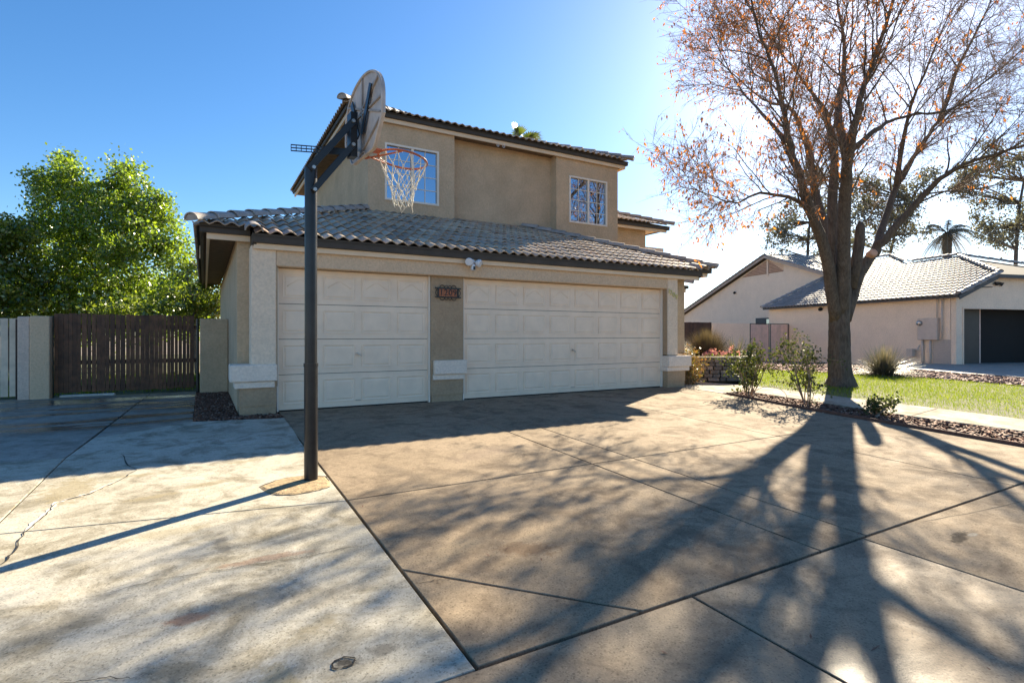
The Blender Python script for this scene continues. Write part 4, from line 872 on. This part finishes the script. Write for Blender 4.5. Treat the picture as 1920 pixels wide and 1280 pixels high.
# garden wall, gate and fence running from the neighbouring wall towards our house
ng = empty('board_gate', nb(8.8, -1.3, -.25), 'pinkish double board gate in dark metal frames beside the neighbouring wall', 'gate')
for o0, o1 in ((-2.56, -1.32), (-1.26, -.06)):
    k = o0 + .03; 
    while k < o1 - .05:
        b = MB(); nbox(b, 8.79, 8.81, k, k+.125, -.22, 1.74); b.build('board', M['ngate'], ng); k += .138
    b = MB(); nbox(b, 8.765, 8.788, o0, o0+.035, -.28, 1.79); nbox(b, 8.765, 8.788, o1-.035, o1, -.28, 1.79); nbox(b, 8.765, 8.788, o0+.035, o1-.035, 1.755, 1.79); nbox(b, 8.765, 8.788, o0+.035, o1-.035, -.26, -.225); b.build('gate_frame', M['black'], ng)
b = MB(); nbox(b, 8.7, 8.9, -4.95, -2.62, -.5, 1.79); tag(b.build('garden_wall', M['nwall'], None, bevel=.01, origin=tuple(nb(8.8, -3.8, 0))), 'low pink stucco garden wall left of the board gate', 'wall')
wf = empty('wood_fence', nb(8.8, -6.5, 0), 'dark brown board fence just right of the garage corner', 'fence')
k = -9.0
while k < -5.05: b = MB(); nbox(b, 8.75, 8.775, k, k+.14, -.3, 1.83+random.uniform(-.01, .01)); b.build('board', M['brownfence'], wf); k += .15
b = MB(); nbox(b, 8.776, 8.82, -9.0, -5.0, .3, .4); nbox(b, 8.776, 8.82, -9.0, -5.0, 1.4, 1.5); b.build('rail', M['brownfence'], wf)
# far flat-roofed house at the right edge
fr2 = empty('far_house', (47, 18, 0), 'distant pale house with low roof and vent stack at the right edge', 'house')
b = MB(); nbox(b, 9, 22, 15, 32, -.3, 4.6); b.build('wall', M['nwall'], fr2)
b = MB(); b.add([nb(8.6, 14.2, 4.6), nb(8.6, 32, 4.6), nb(15, 32, 5.5), nb(15, 15, 5.5), nb(22, 14.2, 4.6), nb(22, 32, 4.6)], [(0, 1, 2, 3), (3, 2, 5, 4), (0, 3, 4)]); b.build('roof', simple('pale_shingle', (.33, .31, .31), .8, .15, 3), fr2)
b = MB(); nbox(b, 11.0, 11.6, 18.2, 18.9, 4.9, 5.75); nbox(b, 10.9, 11.7, 18.1, 19.0, 5.75, 5.85); b.build('vent_stack', M['conduit'], fr2)

# ------------------------------------------------------------------ raised stone planter by the entry
plt = empty('stone_planter', (11.9, 10.0, 0), 'low curved planter wall of stacked grey brown stones with flowers', 'planter')
PCx, PCy, PRr = 11.95, 10.55, 1.45
b = MB(); pts = [(PCx + (PRr-.10)*math.cos(a), PCy + (PRr-.10)*math.sin(a)) for a in np.linspace(-math.pi*.98, -.02, 20)]
b.prism(pts, -.1, .53); b.build('soil_fill', M['soil'], plt)
for r in range(6):
    a = -math.pi*.98 + random.uniform(0, .05); hh = .095
    while a < -.05:
        da = random.uniform(.10, .22); rr = PRr + random.uniform(-.02, .02); am = a + da/2
        tx = Vector((-math.sin(am), math.cos(am), 0)); nr_ = Vector((math.cos(am), math.sin(am), 0))
        z = r*hh + .045; lw = rr*da/2 - .006
        jj = lambda: random.uniform(.86, 1.0)
        MB().hexa([Vector((PCx, PCy, z)) + nr_*(rr + s1*.07*jj()) + tx*s2*lw*jj() + Vector((0, 0, s3*(hh/2-.004)*jj())) for s3 in (-1, 1) for s1, s2 in ((-1,-1),(1,-1),(1,1),(-1,1))]).build('stone', M['stone'], plt); a += da
cp = MB()
ang = np.linspace(-math.pi*.98, -.02, 25)
for a0, a1 in zip(ang, ang[1:]):
    cp.hexa([(PCx + r*math.cos(a), PCy + r*math.sin(a), z) for z in (.575, .615) for r, a in ((PRr-.13, a0), (PRr+.10, a0), (PRr+.10, a1-.004), (PRr-.13, a1-.004))])
cp.build('cap_slab', M['walk'], plt)

# ------------------------------------------------------------------ vegetation
class Tubes:                                # many thin tapered tubes gathered into one mesh
    def __init__(s): s.V = []; s.F = []; s.n = 0
    def add(s, P, rad, sides):
        P = np.asarray(P, float); m = len(P); d = P[-1] - P[0]; d /= (np.linalg.norm(d) + 1e-9)
        ref = np.cross(d, [0.3, .2, 1.0] if abs(d[2]) < .9 else [1., .1, 0]); ref /= np.linalg.norm(ref); b = np.cross(d, ref)
        a = 2*np.pi*np.arange(sides)/sides; circ = np.cos(a)[:, None]*ref + np.sin(a)[:, None]*b
        s.V.append((P[:, None] + circ[None]*np.asarray(rad)[:, None, None]).reshape(-1, 3))
        k = np.arange(sides); k2 = (k+1) % sides
        for i in range(m-1):
            s.F.append(np.stack([s.n+i*sides+k, s.n+i*sides+k2, s.n+(i+1)*sides+k2, s.n+(i+1)*sides+k], 1))
        s.n += m*sides
    def build(s, name, mat, parent, smooth=True):
        return np_mesh(name, np.concatenate(s.V), np.concatenate(s.F), mat, parent, smooth)
def leaf_cards(name, C, size, mat, parent=None, aspect=.5, droop=0.0, stuff=True, D=None):
    C = np.asarray(C, float); n = len(C)
    if D is None: D = rng.normal(size=(n, 3))
    D = D + np.array([0, 0, -droop]); D /= np.linalg.norm(D, axis=1)[:, None]
    S = np.cross(D, rng.normal(size=(n, 3))); S /= (np.linalg.norm(S, axis=1)[:, None] + 1e-9); Nn = np.cross(D, S)
    L = (size*rng.uniform(.6, 1.35, n))[:, None]; W = L*aspect*.5
    V = np.stack([C, C + D*L*.5 + S*W + Nn*L*.06, C + D*L, C + D*L*.5 - S*W + Nn*L*.06], 1).reshape(-1, 3)
    o = np_mesh(name, V, np.arange(n*4).reshape(-1, 4), mat, parent)
    if stuff: o['kind'] = 'stuff'
    return o
def unit(v): return v / (np.linalg.norm(v) + 1e-9)

# big bare tree right of the driveway: limbs follow the photograph, depth spread about the trunk
tree = empty('bare_tree', (13.31, 7.36, gz(13.31, 7.36)), 'large nearly bare tree with spreading limbs and some orange leaves on the lawn', 'tree')
D0 = 13.0
LIMBS = [  # (pixel u, v, depth offset), start radius, end radius
 ([(1562,540,-.2),(1538,440,-.6),(1518,398,-.9),(1490,375,-1.0),(1425,362,-.9),(1385,380,-1.2),(1340,368,-1.5),(1295,352,-1.8)], .085, .012),
 ([(1569,600,0),(1546,470,-.5),(1515,380,-1.0),(1478,273,-1.4),(1473,219,-1.5),(1450,129,-1.7),(1419,47,-1.9),(1395,-60,-2.1)], .145, .022),
 ([(1571,600,.05),(1549,440,.7),(1528,351,1.2),(1505,250,1.5),(1481,203,1.3),(1440,190,1.6),(1403,165,1.9),(1345,110,2.2)], .13, .02),
 ([(1574,600,.05),(1560,420,.1),(1565,290,.2),(1551,219,.3),(1532,187,.4),(1473,109,.8),(1415,30,1.3)], .145, .02),
 ([(1578,600,0),(1583,400,-.8),(1590,297,-1.4),(1606,219,-1.8),(1622,156,-2.0),(1669,23,-2.3),(1695,-70,-2)], .155, .03),
 ([(1589,300,-1.38),(1572,200,-.9),(1585,100,.2),(1568,0,.5),(1555,-90,.8)], .09, .02),
 ([(1593,285,-1.45),(1640,246,-1.5),(1669,226,-1.2),(1720,213,-1.6),(1762,213,-2),(1830,185,-2.4)], .06, .014),
 ([(1582,600,0),(1610,515,.1),(1642,468,.2),(1653,430,.6),(1680,351,1.1),(1723,281,1.4),(1762,226,1.6),(1809,184,1.8),(1903,105,1.8),(1960,40,2.1)], .145, .022),
 ([(1638,476,.2),(1669,437,0),(1747,351,-.5),(1809,308,-1),(1919,273,-1.6),(2000,245,-2)], .115, .02),
 ([(1762,226,1.6),(1800,120,1.7),(1850,20,1.6),(1885,-70,1.8)], .06, .015),
 ([(1680,351,1.1),(1700,230,.7),(1745,110,-.2),(1790,10,-.5)], .06, .015),
 ([(1478,273,-1.4),(1430,215,-1.0),(1385,160,.1),(1330,60,.3)], .05, .012),
]
limb_paths = []
def smooth_path(P, sub=4):
    P = np.array(P); out = []
    for i in range(len(P)-1):
        p0, p1, p2, p3 = P[max(i-1, 0)], P[i], P[i+1], P[min(i+2, len(P)-1)]
        for k in range(sub):
            t = k/sub; out.append(.5*((2*p1) + (-p0+p2)*t + (2*p0-5*p1+4*p2-p3)*t*t + (-p0+3*p1-3*p2+p3)*t**3))
    out.append(P[-1]); return np.array(out)
zb = gz(13.31, 7.36)
tp = [np.array(at_d(1577, 722, D0)), np.array(at_d(1577, 705, D0)), np.array(at_d(1575, 680, D0)), np.array(at_d(1575, 640, D0)), np.array(at_d(1575, 590, D0)), np.array(at_d(1576, 545, D0)), np.array(at_d(1577, 500, D0)), np.array(at_d(1577, 450, D0))]
tp[0][2] = zb - .1
trunk_b = MB(); tr_rad = [.37, .265, .235, .225, .222, .235, .18, .05]; NSD = 30
pts_t = smooth_path(tp, 8); rad_t = np.interp(np.linspace(0, 7, len(pts_t)), range(8), tr_rad)
base = len(trunk_b.v)
for i, (p, r) in enumerate(zip(pts_t, rad_t)):
    for k in range(NSD):
        a = 2*math.pi*k/NSD; flare = max(0, 1 - i/10); rr = r*(1 + .07*math.sin(3*a+1) + .05*math.sin(5*a + .15*i) + .022*math.sin(11*a + .5*math.sin(i*.7)) + random.uniform(-.018, .018) + flare*.16*math.sin(4*a+.7))
        trunk_b.v.append((p[0]+rr*math.cos(a), p[1]+rr*math.sin(a), p[2]))
for i in range(len(pts_t)-1):
    for k in range(NSD): trunk_b.f.append((i*NSD+k, i*NSD+(k+1) % NSD, (i+1)*NSD+(k+1) % NSD, (i+1)*NSD+k))
trunk_b.f.append(tuple((len(pts_t)-1)*NSD+k for k in range(NSD)))
trunk_b.build('trunk', M['bark'], tree, True)
for pts, r0, r1 in LIMBS:
    P = smooth_path([np.array(at_d(u, v, D0+dd)) for u, v, dd in pts]); m = len(P)
    P[2:] += rng.normal(scale=.012, size=(m-2, 3)); rad = r0*(1-np.linspace(0, 1, m))**1.75 + r1*.8
    T = Tubes(); T.add(P[:2], rad[:2], 10) if False else None
    b = MB().tube([tuple(p) for p in P], list(rad), 10); b.build('limb', M['bark'], tree, True); limb_paths.append((P, rad))
sp_ = [at_d(1594, 540, D0), at_d(1606, 490, D0-.05), at_d(1612, 450, D0-.1), at_d(1613, 425, D0-.1), at_d(1613, 416, D0-.1)]
MB().tube([tuple(p) for p in sp_], [.14, .125, .115, .10, .05], 10).build('cut_stub', M['bark'], tree, True)
M['freshwood'] = simple('fresh_cut_wood', (.62, .36, .24), .8, .2, 12)
lathe('cut_face', at_d(1633, 477, D0+.04), (-.45, -.75, .25), [(.002, .12), (.06, .125), (.09, .115), (.095, .09), (.10, -.05)], M['freshwood'], tree)
BR, TW_, leafC = Tubes(), Tubes(), []
CENT = np.array(at_d(1577, 420, D0))
view = np.array(FW); right = np.array(RT)
def bend(p, d, L, m, sag, wig):
    P = [p]
    for k in range(m):
        d = unit(d + rng.normal(scale=wig, size=3) + np.array([0, 0, sag])); P.append(P[-1] + d*L/m)
    return np.array(P), d
for li, (P, rad) in enumerate(limb_paths):
    seg = np.linalg.norm(np.diff(P, axis=0), axis=1); tot = seg.sum(); cum = np.concatenate([[0], np.cumsum(seg)])
    s = tot*.33
    while s < tot:
        i = min(np.searchsorted(cum, s) - 1, len(P)-2); f = (s - cum[i])/seg[i]; p = P[i]*(1-f) + P[i+1]*f; r = rad[i]
        tan = unit(P[i+1]-P[i]); outw = unit(p - CENT + rng.normal(scale=.6, size=3)); side = unit(np.cross(tan, rng.normal(size=3)))
        d = unit(tan*.65 + side*.75 + outw*.45 + np.array([0, 0, .18])); L1 = rng.uniform(1.0, 2.6)*(1 - .3*s/tot); r1 = min(r*.45, .024)
        Q, dd = bend(p, d, L1, 6, .02 if li else -.02, .13); q_r = np.linspace(r1, .006, 7); BR.add(Q, q_r, 5)
        for j in range(int(L1/.115)):
            g = rng.uniform(.15, 1); x = g*6; k = min(int(x), 5); q = Q[k]*(1-(x-k)) + Q[k+1]*(x-k)
            t2 = unit(Q[k+1]-Q[k]); d2 = unit(t2*.75 + unit(np.cross(t2, rng.normal(size=3)))*.7 + np.array([0, 0, .10])); L2 = rng.uniform(.35, 1.0)
            Q2, _ = bend(q, d2, L2, 4, -.02, .16); TW_.add(Q2, np.linspace(.0065, .0028, 5), 3)
            rel = (q - CENT); u_ = rel @ right
            for e in range(int(rng.integers(5, 10))):
                h = rng.uniform(.2, 1)*4; kk = min(int(h), 3); q3 = Q2[kk]*(1-(h-kk)) + Q2[kk+1]*(h-kk)
                d3 = unit(unit(Q2[kk+1]-Q2[kk])*.7 + rng.normal(size=3)*.55 + np.array([0, 0, -.05])); L3 = rng.uniform(.15, .5); q4 = q3 + d3*L3*.5; q5 = q4 + unit(d3 + rng.normal(size=3)*.25 + np.array([0, 0, -.1]))*L3*.5
                TW_.add([q3, q4, q5], [.0032, .0026, .0016], 3)
                pr = .40 if u_ < -.6 else (.15 if u_ < 1.2 else .05)
                if rel[2] < -.3 and u_ < -2.2: pr *= .25
                if math.sin(q[0]*2.1+1.3*li)*math.sin(q[1]*1.7)*math.sin(q[2]*1.9+2) > -.2 and rng.random() < pr:
                    for _ in range(int(rng.integers(1, 5))): leafC.append(q5*rng.random() + q3*0 + q4*0 + q5*0 if False else q3 + (q5-q3)*rng.uniform(.3, 1.05) + rng.normal(scale=.02, size=3))
        s += rng.uniform(.16, .34)*(1.1 - .5*s/tot)
BR.build('branch', M['bark'], tree)['kind'] = 'stuff'; TW_.build('twig', M['twig'], tree)['kind'] = 'stuff'
leaf_cards('dry_leaf', leafC, .085, M['orange'], tree, .42, 2.2)
print('tree twigs verts', TW_.n, 'leaves', len(leafC))

# leafy trees: blobs (pixel u, v, pixel radius) at a real distance, each blob made of clumps of leaves
def leafy_tree(name, label, group, blobs, d, dj, lsize, dens, mat, trunk_u, trunk_r, clump=.16, per=34, sparse=1.0, gl=None):
    ppm = 1012/d; bs = []
    if gl: blobs = [(u + rng.normal()*r*.75, v + rng.normal()*r*.55, r*rng.uniform(.3, .55)) for u, v, r in blobs for _ in range(gl)]
    for u, v, r in blobs:
        p = np.array(at_d(u, v, d + rng.uniform(-dj, dj))); bs.append((p, r/ppm))
    bx = at_d(trunk_u, 628, d); root = empty(name, (bx.x, bx.y, gz(bx.x, bx.y)), label, 'tree', group)
    C = []; Br = Tubes(); zmin = min(p[2] for p, _ in bs); top = max(bs, key=lambda q: q[0][2])[0]
    b0 = np.array((bx.x, bx.y, gz(bx.x, bx.y) - .1)); mid = b0*.35 + top*.65; mid[:2] = b0[:2]*.7 + top[:2]*.3
    tpth = smooth_path([b0, b0*.6 + mid*.4 + rng.normal(scale=.08, size=3), mid, top]); MB().tube([tuple(p) for p in tpth], list(np.linspace(trunk_r, .03, len(tpth))), 8).build('trunk', M['bark'], root, True)
    for p, r in bs:
        k = int(np.argmin([abs(q[2] - (p[2]-r*.7)) for q in tpth[:-2]])); q0 = tpth[k]
        P = smooth_path([q0, q0*.45 + p*.55 + np.array([0, 0, -.1*r]), p]); Br.add(P, np.linspace(trunk_r*.35, .012, len(P)), 5)
        nc = max(4, int(dens*r*r*sparse))
        for _ in range(nc):
            dv = unit(rng.normal(size=3)); rr = r*rng.uniform(.35, 1.08); c = p + dv*rr*np.array([1, 1, .92])
            if rng.random() < .3: Br.add([p + dv*rr*.2, c], [.012, .005], 3)
            C.append(c + rng.normal(scale=clump*rng.uniform(.6, 1.3), size=(int(per*rng.uniform(.5, 1.4)), 3)))
    Br.build('branch', M['bark'], root)['kind'] = 'stuff'
    leaf_cards('crown', np.concatenate(C), lsize, mat, root, .62, .35); return root
leafy_tree('green_tree', 'tall bright green leafy tree rising behind the dark gate', None,
  [(75,335,24),(92,350,26),(130,300,20),(126,325,28),(150,352,36),(240,312,16),(228,330,24),(255,352,32),(205,365,34),(300,375,18),(115,395,55),(190,410,62),(265,395,48),(308,405,26),(90,450,55),(165,470,70),(245,465,62),(308,455,42),(335,490,26),(115,535,62),(195,550,70),(270,545,60),(330,545,42),(60,590,50),(130,600,50),(210,605,50),(290,605,45),(350,605,40)], 20.5, .9, .125, 60, M['leaf'], 200, .16, .17, 46)
leafy_tree('left_tree', 'green leafy tree at the left edge beyond the pale gate', None, [(0,435,42),(32,440,34),(15,495,55),(50,540,55),(-45,455,60),(5,570,55),(-70,520,70)], 18.5, .7, .13, 62, M['leaf2'], 10, .12, .17, 46)
leafy_tree('hedge_tree', 'bushy green shrub tree between the dark gate and the garage eave', None, [(345,560,36),(385,535,30),(402,562,28),(372,585,36),(412,578,22),(300,588,34),(250,590,36),(205,595,30),(350,515,20)], 17.0, .5, .115, 75, M['leaf2'], 370, .08, .15, 42)
leafy_tree('far_tree', 'small far tree showing beyond the garage eave', None, [(375,470,14),(382,500,18),(368,505,16),(385,450,9)], 42, 1, .26, 8, M['euc'], 380, .15, .35, 22)
for nm, lab, bl, d, tu in (
  ('grey_tree', 'hazy grey green tree behind the left end of the neighbouring roof', [(1455,425,28),(1490,400,34),(1520,370,40),(1550,400,40),(1470,455,22),(1510,440,30),(1548,455,26)], 48, 1510),
  ('grey_tree', 'hazy grey green tree behind the big bare trunk', [(1600,410,44),(1640,385,40),(1675,420,40),(1620,455,26),(1700,395,42),(1735,365,40),(1705,440,28),(1670,350,30),(1580,350,40)], 52, 1650),
  ('grey_tree', 'tall grey green tree at the right edge above the neighbouring roof', [(1820,345,40),(1865,370,44),(1905,335,48),(1890,420,36),(1850,430,30),(1925,400,45),(1835,300,34),(1900,280,40),(1880,460,22)], 46, 1898)):
    leafy_tree(nm, lab, 'grey trees behind the neighbouring house', bl, d, 2.0, .22, 13, M['euc'], tu, .26, .34, 34, gl=5)

# palms
def fan_palm(name, label, c, base, nf, fl, mats, droop):
    c = np.array(c); root = empty(name, base, label, 'palm')
    P = smooth_path([np.array(base) - np.array([0, 0, .1]), (np.array(base)+c)/2 + np.array([.1, 0, 0]), c]); MB().tube([tuple(p) for p in P], list(np.linspace(.26, .19, len(P))), 9).build('trunk', M['bark'], root, True)
    for k in range(nf):
        el = rng.uniform(*droop); az = rng.uniform(0, 6.28); d = np.array([math.cos(az)*math.cos(el), math.sin(az)*math.cos(el), math.sin(el)]); L = fl*rng.uniform(.8, 1.15)
        hub = c + d*L*.45; s = unit(np.cross(d, [0, 0, 1.])); up = np.cross(s, d); b = MB(); b.tube([tuple(c), tuple(hub)], [.03, .015], 4)
        for j in range(13):
            a = (j-6)/6*1.15; dd = unit(d*math.cos(a) + s*math.sin(a) + up*.12*math.cos(a)); tip = hub + dd*L*.62 + np.array([0, 0, -.12*L*rng.uniform(.3, 1)]); m_ = hub + dd*L*.4
            w_ = unit(np.cross(dd, up))*L*.035; b.add([hub-w_*.4, hub+w_*.4, m_+w_, tip, m_-w_], [(0, 1, 2, 4), (4, 2, 3)])
        b.build('frond', mats[k % len(mats)], root)
    return root
pc = at_d(978, 274, 33); fan_palm('fan_palm', 'green fan palm crown peeking over the upper roof', pc, (pc.x, pc.y, 0), 11, 1.5, [M['palm']], (.1, 1.35))
def feather_palm(name, label, c, base, nf, fl):
    c = np.array(c); root = empty(name, base, label, 'palm')
    P = smooth_path([np.array(base) - np.array([0, 0, .1]), (np.array(base)+c)/2, c]); MB().tube([tuple(p) for p in P], list(np.linspace(.3, .3, len(P))), 9).build('trunk', M['bark'], root, True)
    for k in range(nf):
        az = rng.uniform(0, 6.28); el = rng.uniform(-.9, 1.0); dead = el < .15; h = np.array([math.cos(az), math.sin(az), 0]); L = fl*rng.uniform(.75, 1.1); b = MB(); pts = []
        for t in np.linspace(0, 1, 9):
            pts.append(c + h*(L*t*math.cos(el)*(1-.25*t)) + np.array([0, 0, L*(math.sin(el)*t - .55*t*t)]))
        b.tube([tuple(p) for p in pts], list(np.linspace(.035, .01, 9)), 4)
        for t in np.linspace(.12, 1, 26):
            x = t*8; i = min(int(x), 7); q = pts[i]*(1-(x-i)) + pts[i+1]*(x-i); tn = unit(pts[i+1]-pts[i]); s_ = unit(np.cross(tn, [0, 0, 1.]))
            for sg in (-1, 1):
                l = L*.26*(1-.5*t); tip = q + (s_*sg*.6 + tn*.5)*l + np.array([0, 0, -l*(.9 if dead else .45)]); w_ = tn*.022; b.add([q-w_, q+w_, tip], [(0, 1, 2)])
        b.build('frond', M['deadpalm'] if dead else M['euc'], root)
pc = at_d(1776, 437, 42); feather_palm('dry_palm', 'palm with dry drooping fronds behind the neighbouring roof', pc, (pc.x, pc.y, -.3), 34, 3.0)

# rose bushes in the mulch strip
def rose(x, y, h, r, nst, nl, label, lsz=.055):
    z = gz(x, y) - .03; root = empty('rose_bush', (x, y, z), label, 'bush', 'rose bushes in the mulch strip'); T = Tubes(); C = []
    for k in range(nst):
        a = rng.uniform(0, 6.28); d = unit(np.array([math.cos(a)*r*.8, math.sin(a)*r*.8, h])); P, _ = bend(np.array([x+.04*math.cos(a), y+.04*math.sin(a), z]), d, h*rng.uniform(.6, 1.0), 6, .0, .12); T.add(P, np.linspace(.012, .005, 7), 5)
        for j in range(5):
            i = rng.integers(2, 7); i = min(i, 6); d2 = unit(rng.normal(size=3) + np.array([0, 0, .5])); Q, _ = bend(P[i], d2, rng.uniform(.12, .32)*h, 3, .0, .2); T.add(Q, np.linspace(.006, .003, 4), 4)
            for q in Q[1:]: C.append(q + rng.normal(scale=.045, size=(nl, 3)))
    T.build('stem', M['twig'], root)['kind'] = 'stuff'; leaf_cards('leaves', np.concatenate(C), lsz, M['rose'], root, .65, .2); return root
rose(9.46, 7.04, 1.18, .36, 9, 12, 'leafy rose bush nearest the garage corner in the mulch'); rose(9.54, 5.88, 1.36, .42, 10, 9, 'tall sparse rose bush with dark leaves, middle one in the mulch', .05); rose(9.45, 4.72, .34, .40, 9, 5, 'low spreading rose bush just left of the trunk shadow', .05)
# nandina at the garage corner, flowers, dry round bush, agave, red yucca
na = empty('corner_shrub', (9.98, 8.98, 0), 'small green and orange shrub against the right garage pedestal', 'shrub'); T = Tubes(); C = []
for k in range(16):
    p = np.array([9.98+rng.uniform(-.16, .2), 8.98+rng.uniform(-.12, .12), -.03]); P, _ = bend(p, unit(np.array([rng.normal()*.15, rng.normal()*.15, 1])), rng.uniform(.5, .88), 5, .05, .08); T.add(P, np.linspace(.008, .004, 6), 4)
    for q in P[1:]: C.append(q + rng.normal(scale=.065, size=(26, 3)))
T.build('stem', M['twig'], na)['kind'] = 'stuff'; leaf_cards('leaves', np.concatenate(C), .06, M['nandina'], na, .4, .1)
for i, (u, v, d, lab) in enumerate(((1337, 664, 14.3, 'pink flowers at the left of the stone planter'), (1374, 662, 14.4, 'pink flowers behind the leafy rose bush in the stone planter'))):
    c = np.array(at_d(u, v, d)); f = empty('flower_clump', (c[0], c[1], .53), lab, 'flowers', 'pink flowers in the stone planter')
    G = [np.array([c[0], c[1], .56]) + rng.normal(scale=(.16, .12, .04), size=(220, 3))]; leaf_cards('leaves', np.concatenate(G), .07, M['leaf'], f, .6, -.4)
    Pt = np.concatenate([c + rng.normal(scale=(.17, .12, .05), size=3) + rng.normal(scale=.025, size=(26, 3)) for _ in range(15)]); leaf_cards('petals', Pt, .035, M['petal'], f, .9, -.2)
def blade_clump(name, label, cat, c, n, L, wd, mat, el, droop, spread=.1, mat2=None):
    root = empty(name, c, label, cat); V = []; F = []; c = np.array(c)
    for k in range(n):
        az = rng.uniform(0, 6.28); e = rng.uniform(*el); d = np.array([math.cos(az)*math.cos(e), math.sin(az)*math.cos(e), math.sin(e)]); l = L*rng.uniform(.65, 1.1); p = c + np.array([math.cos(az), math.sin(az), 0])*rng.uniform(0, spread); s = unit(np.cross(d, [0, 0, 1.]))*wd
        q1 = p + d*l*.5; q2 = p + d*l + np.array([0, 0, -droop*l*rng.uniform(.3, 1)]); i = len(V)*1; i = len(V); V += [p-s, p+s, q1+s*.8, q1-s*.8, q2]; F += [(i, i+1, i+2), (i, i+2, i+3), (i+3, i+2, i+4)]
    o = np_mesh('blades', V, F, mat, root); o['kind'] = 'stuff'; return root
c = at_d(1326, 640, 15.4); blade_clump('round_grass_bush', 'rounded dry tan grass bush behind the stone planter', 'bush', (c.x, c.y, .45), 4200, .98, .004, M['dry'], (.25, 1.57), .12, .22)
c = at_d(1378, 648, 16.2); blade_clump('spiky_plant', 'spiky grey leaved plant beside the dry round bush', 'plant', (c.x, c.y, .25), 60, 1.0, .02, M['redyucca'], (.5, 1.5), .1)
blade_clump('yucca_clump', 'large spiky grey pink yucca clump against the neighbouring wall', 'plant', (17.6, 8.5, gz(17.6, 8.5)-.03), 900, 1.12, .008, M['redyucca'], (.12, 1.5), .22, .25)
# fallen leaves and pods on the driveway
for (u, v), a in zip([(775,879),(1015,1050),(915,1042),(950,1030),(1315,960),(1310,949),(1640,1218),(1857,1258),(1815,911),(1610,1001),(1520,1195),(1245,1225),(1748,893),(680,950)], [.3, 1.2, 2, .5, .1, .8, 0, 1.4, .2, .1, .6, 2.2, .9, 1.1]):
    p = onS(u, v); L = .018 if u != 1640 else .05; wl = .3 if u != 1640 else .09; dx, dy = math.cos(a)*L, math.sin(a)*L; z = p.z + .004
    b = MB().add([(p.x-dx, p.y-dy, z), (p.x+dy*wl, p.y-dx*wl, z+.004), (p.x+dx, p.y+dy, z+.008), (p.x-dy*wl, p.y+dx*wl, z+.004)], [(0, 1, 2, 3)])
    tag(b.build('fallen_leaf', M['chips'], None, origin=(p.x, p.y, p.z)), 'small dry leaf lying on the tan driveway', 'leaf', 'fallen leaves on the driveway')
c = onS(1443, 742); tag(MB().tube([(c.x-.25*math.cos(a)*.9, c.y+.22*math.cos(a), c.z+.22*math.sin(a)-.03) for a in np.linspace(0, math.pi, 12)], .006, 5).build('drip_hose', M['conduit'], None, True), 'thin arched drip hose in the mulch strip', 'hose')
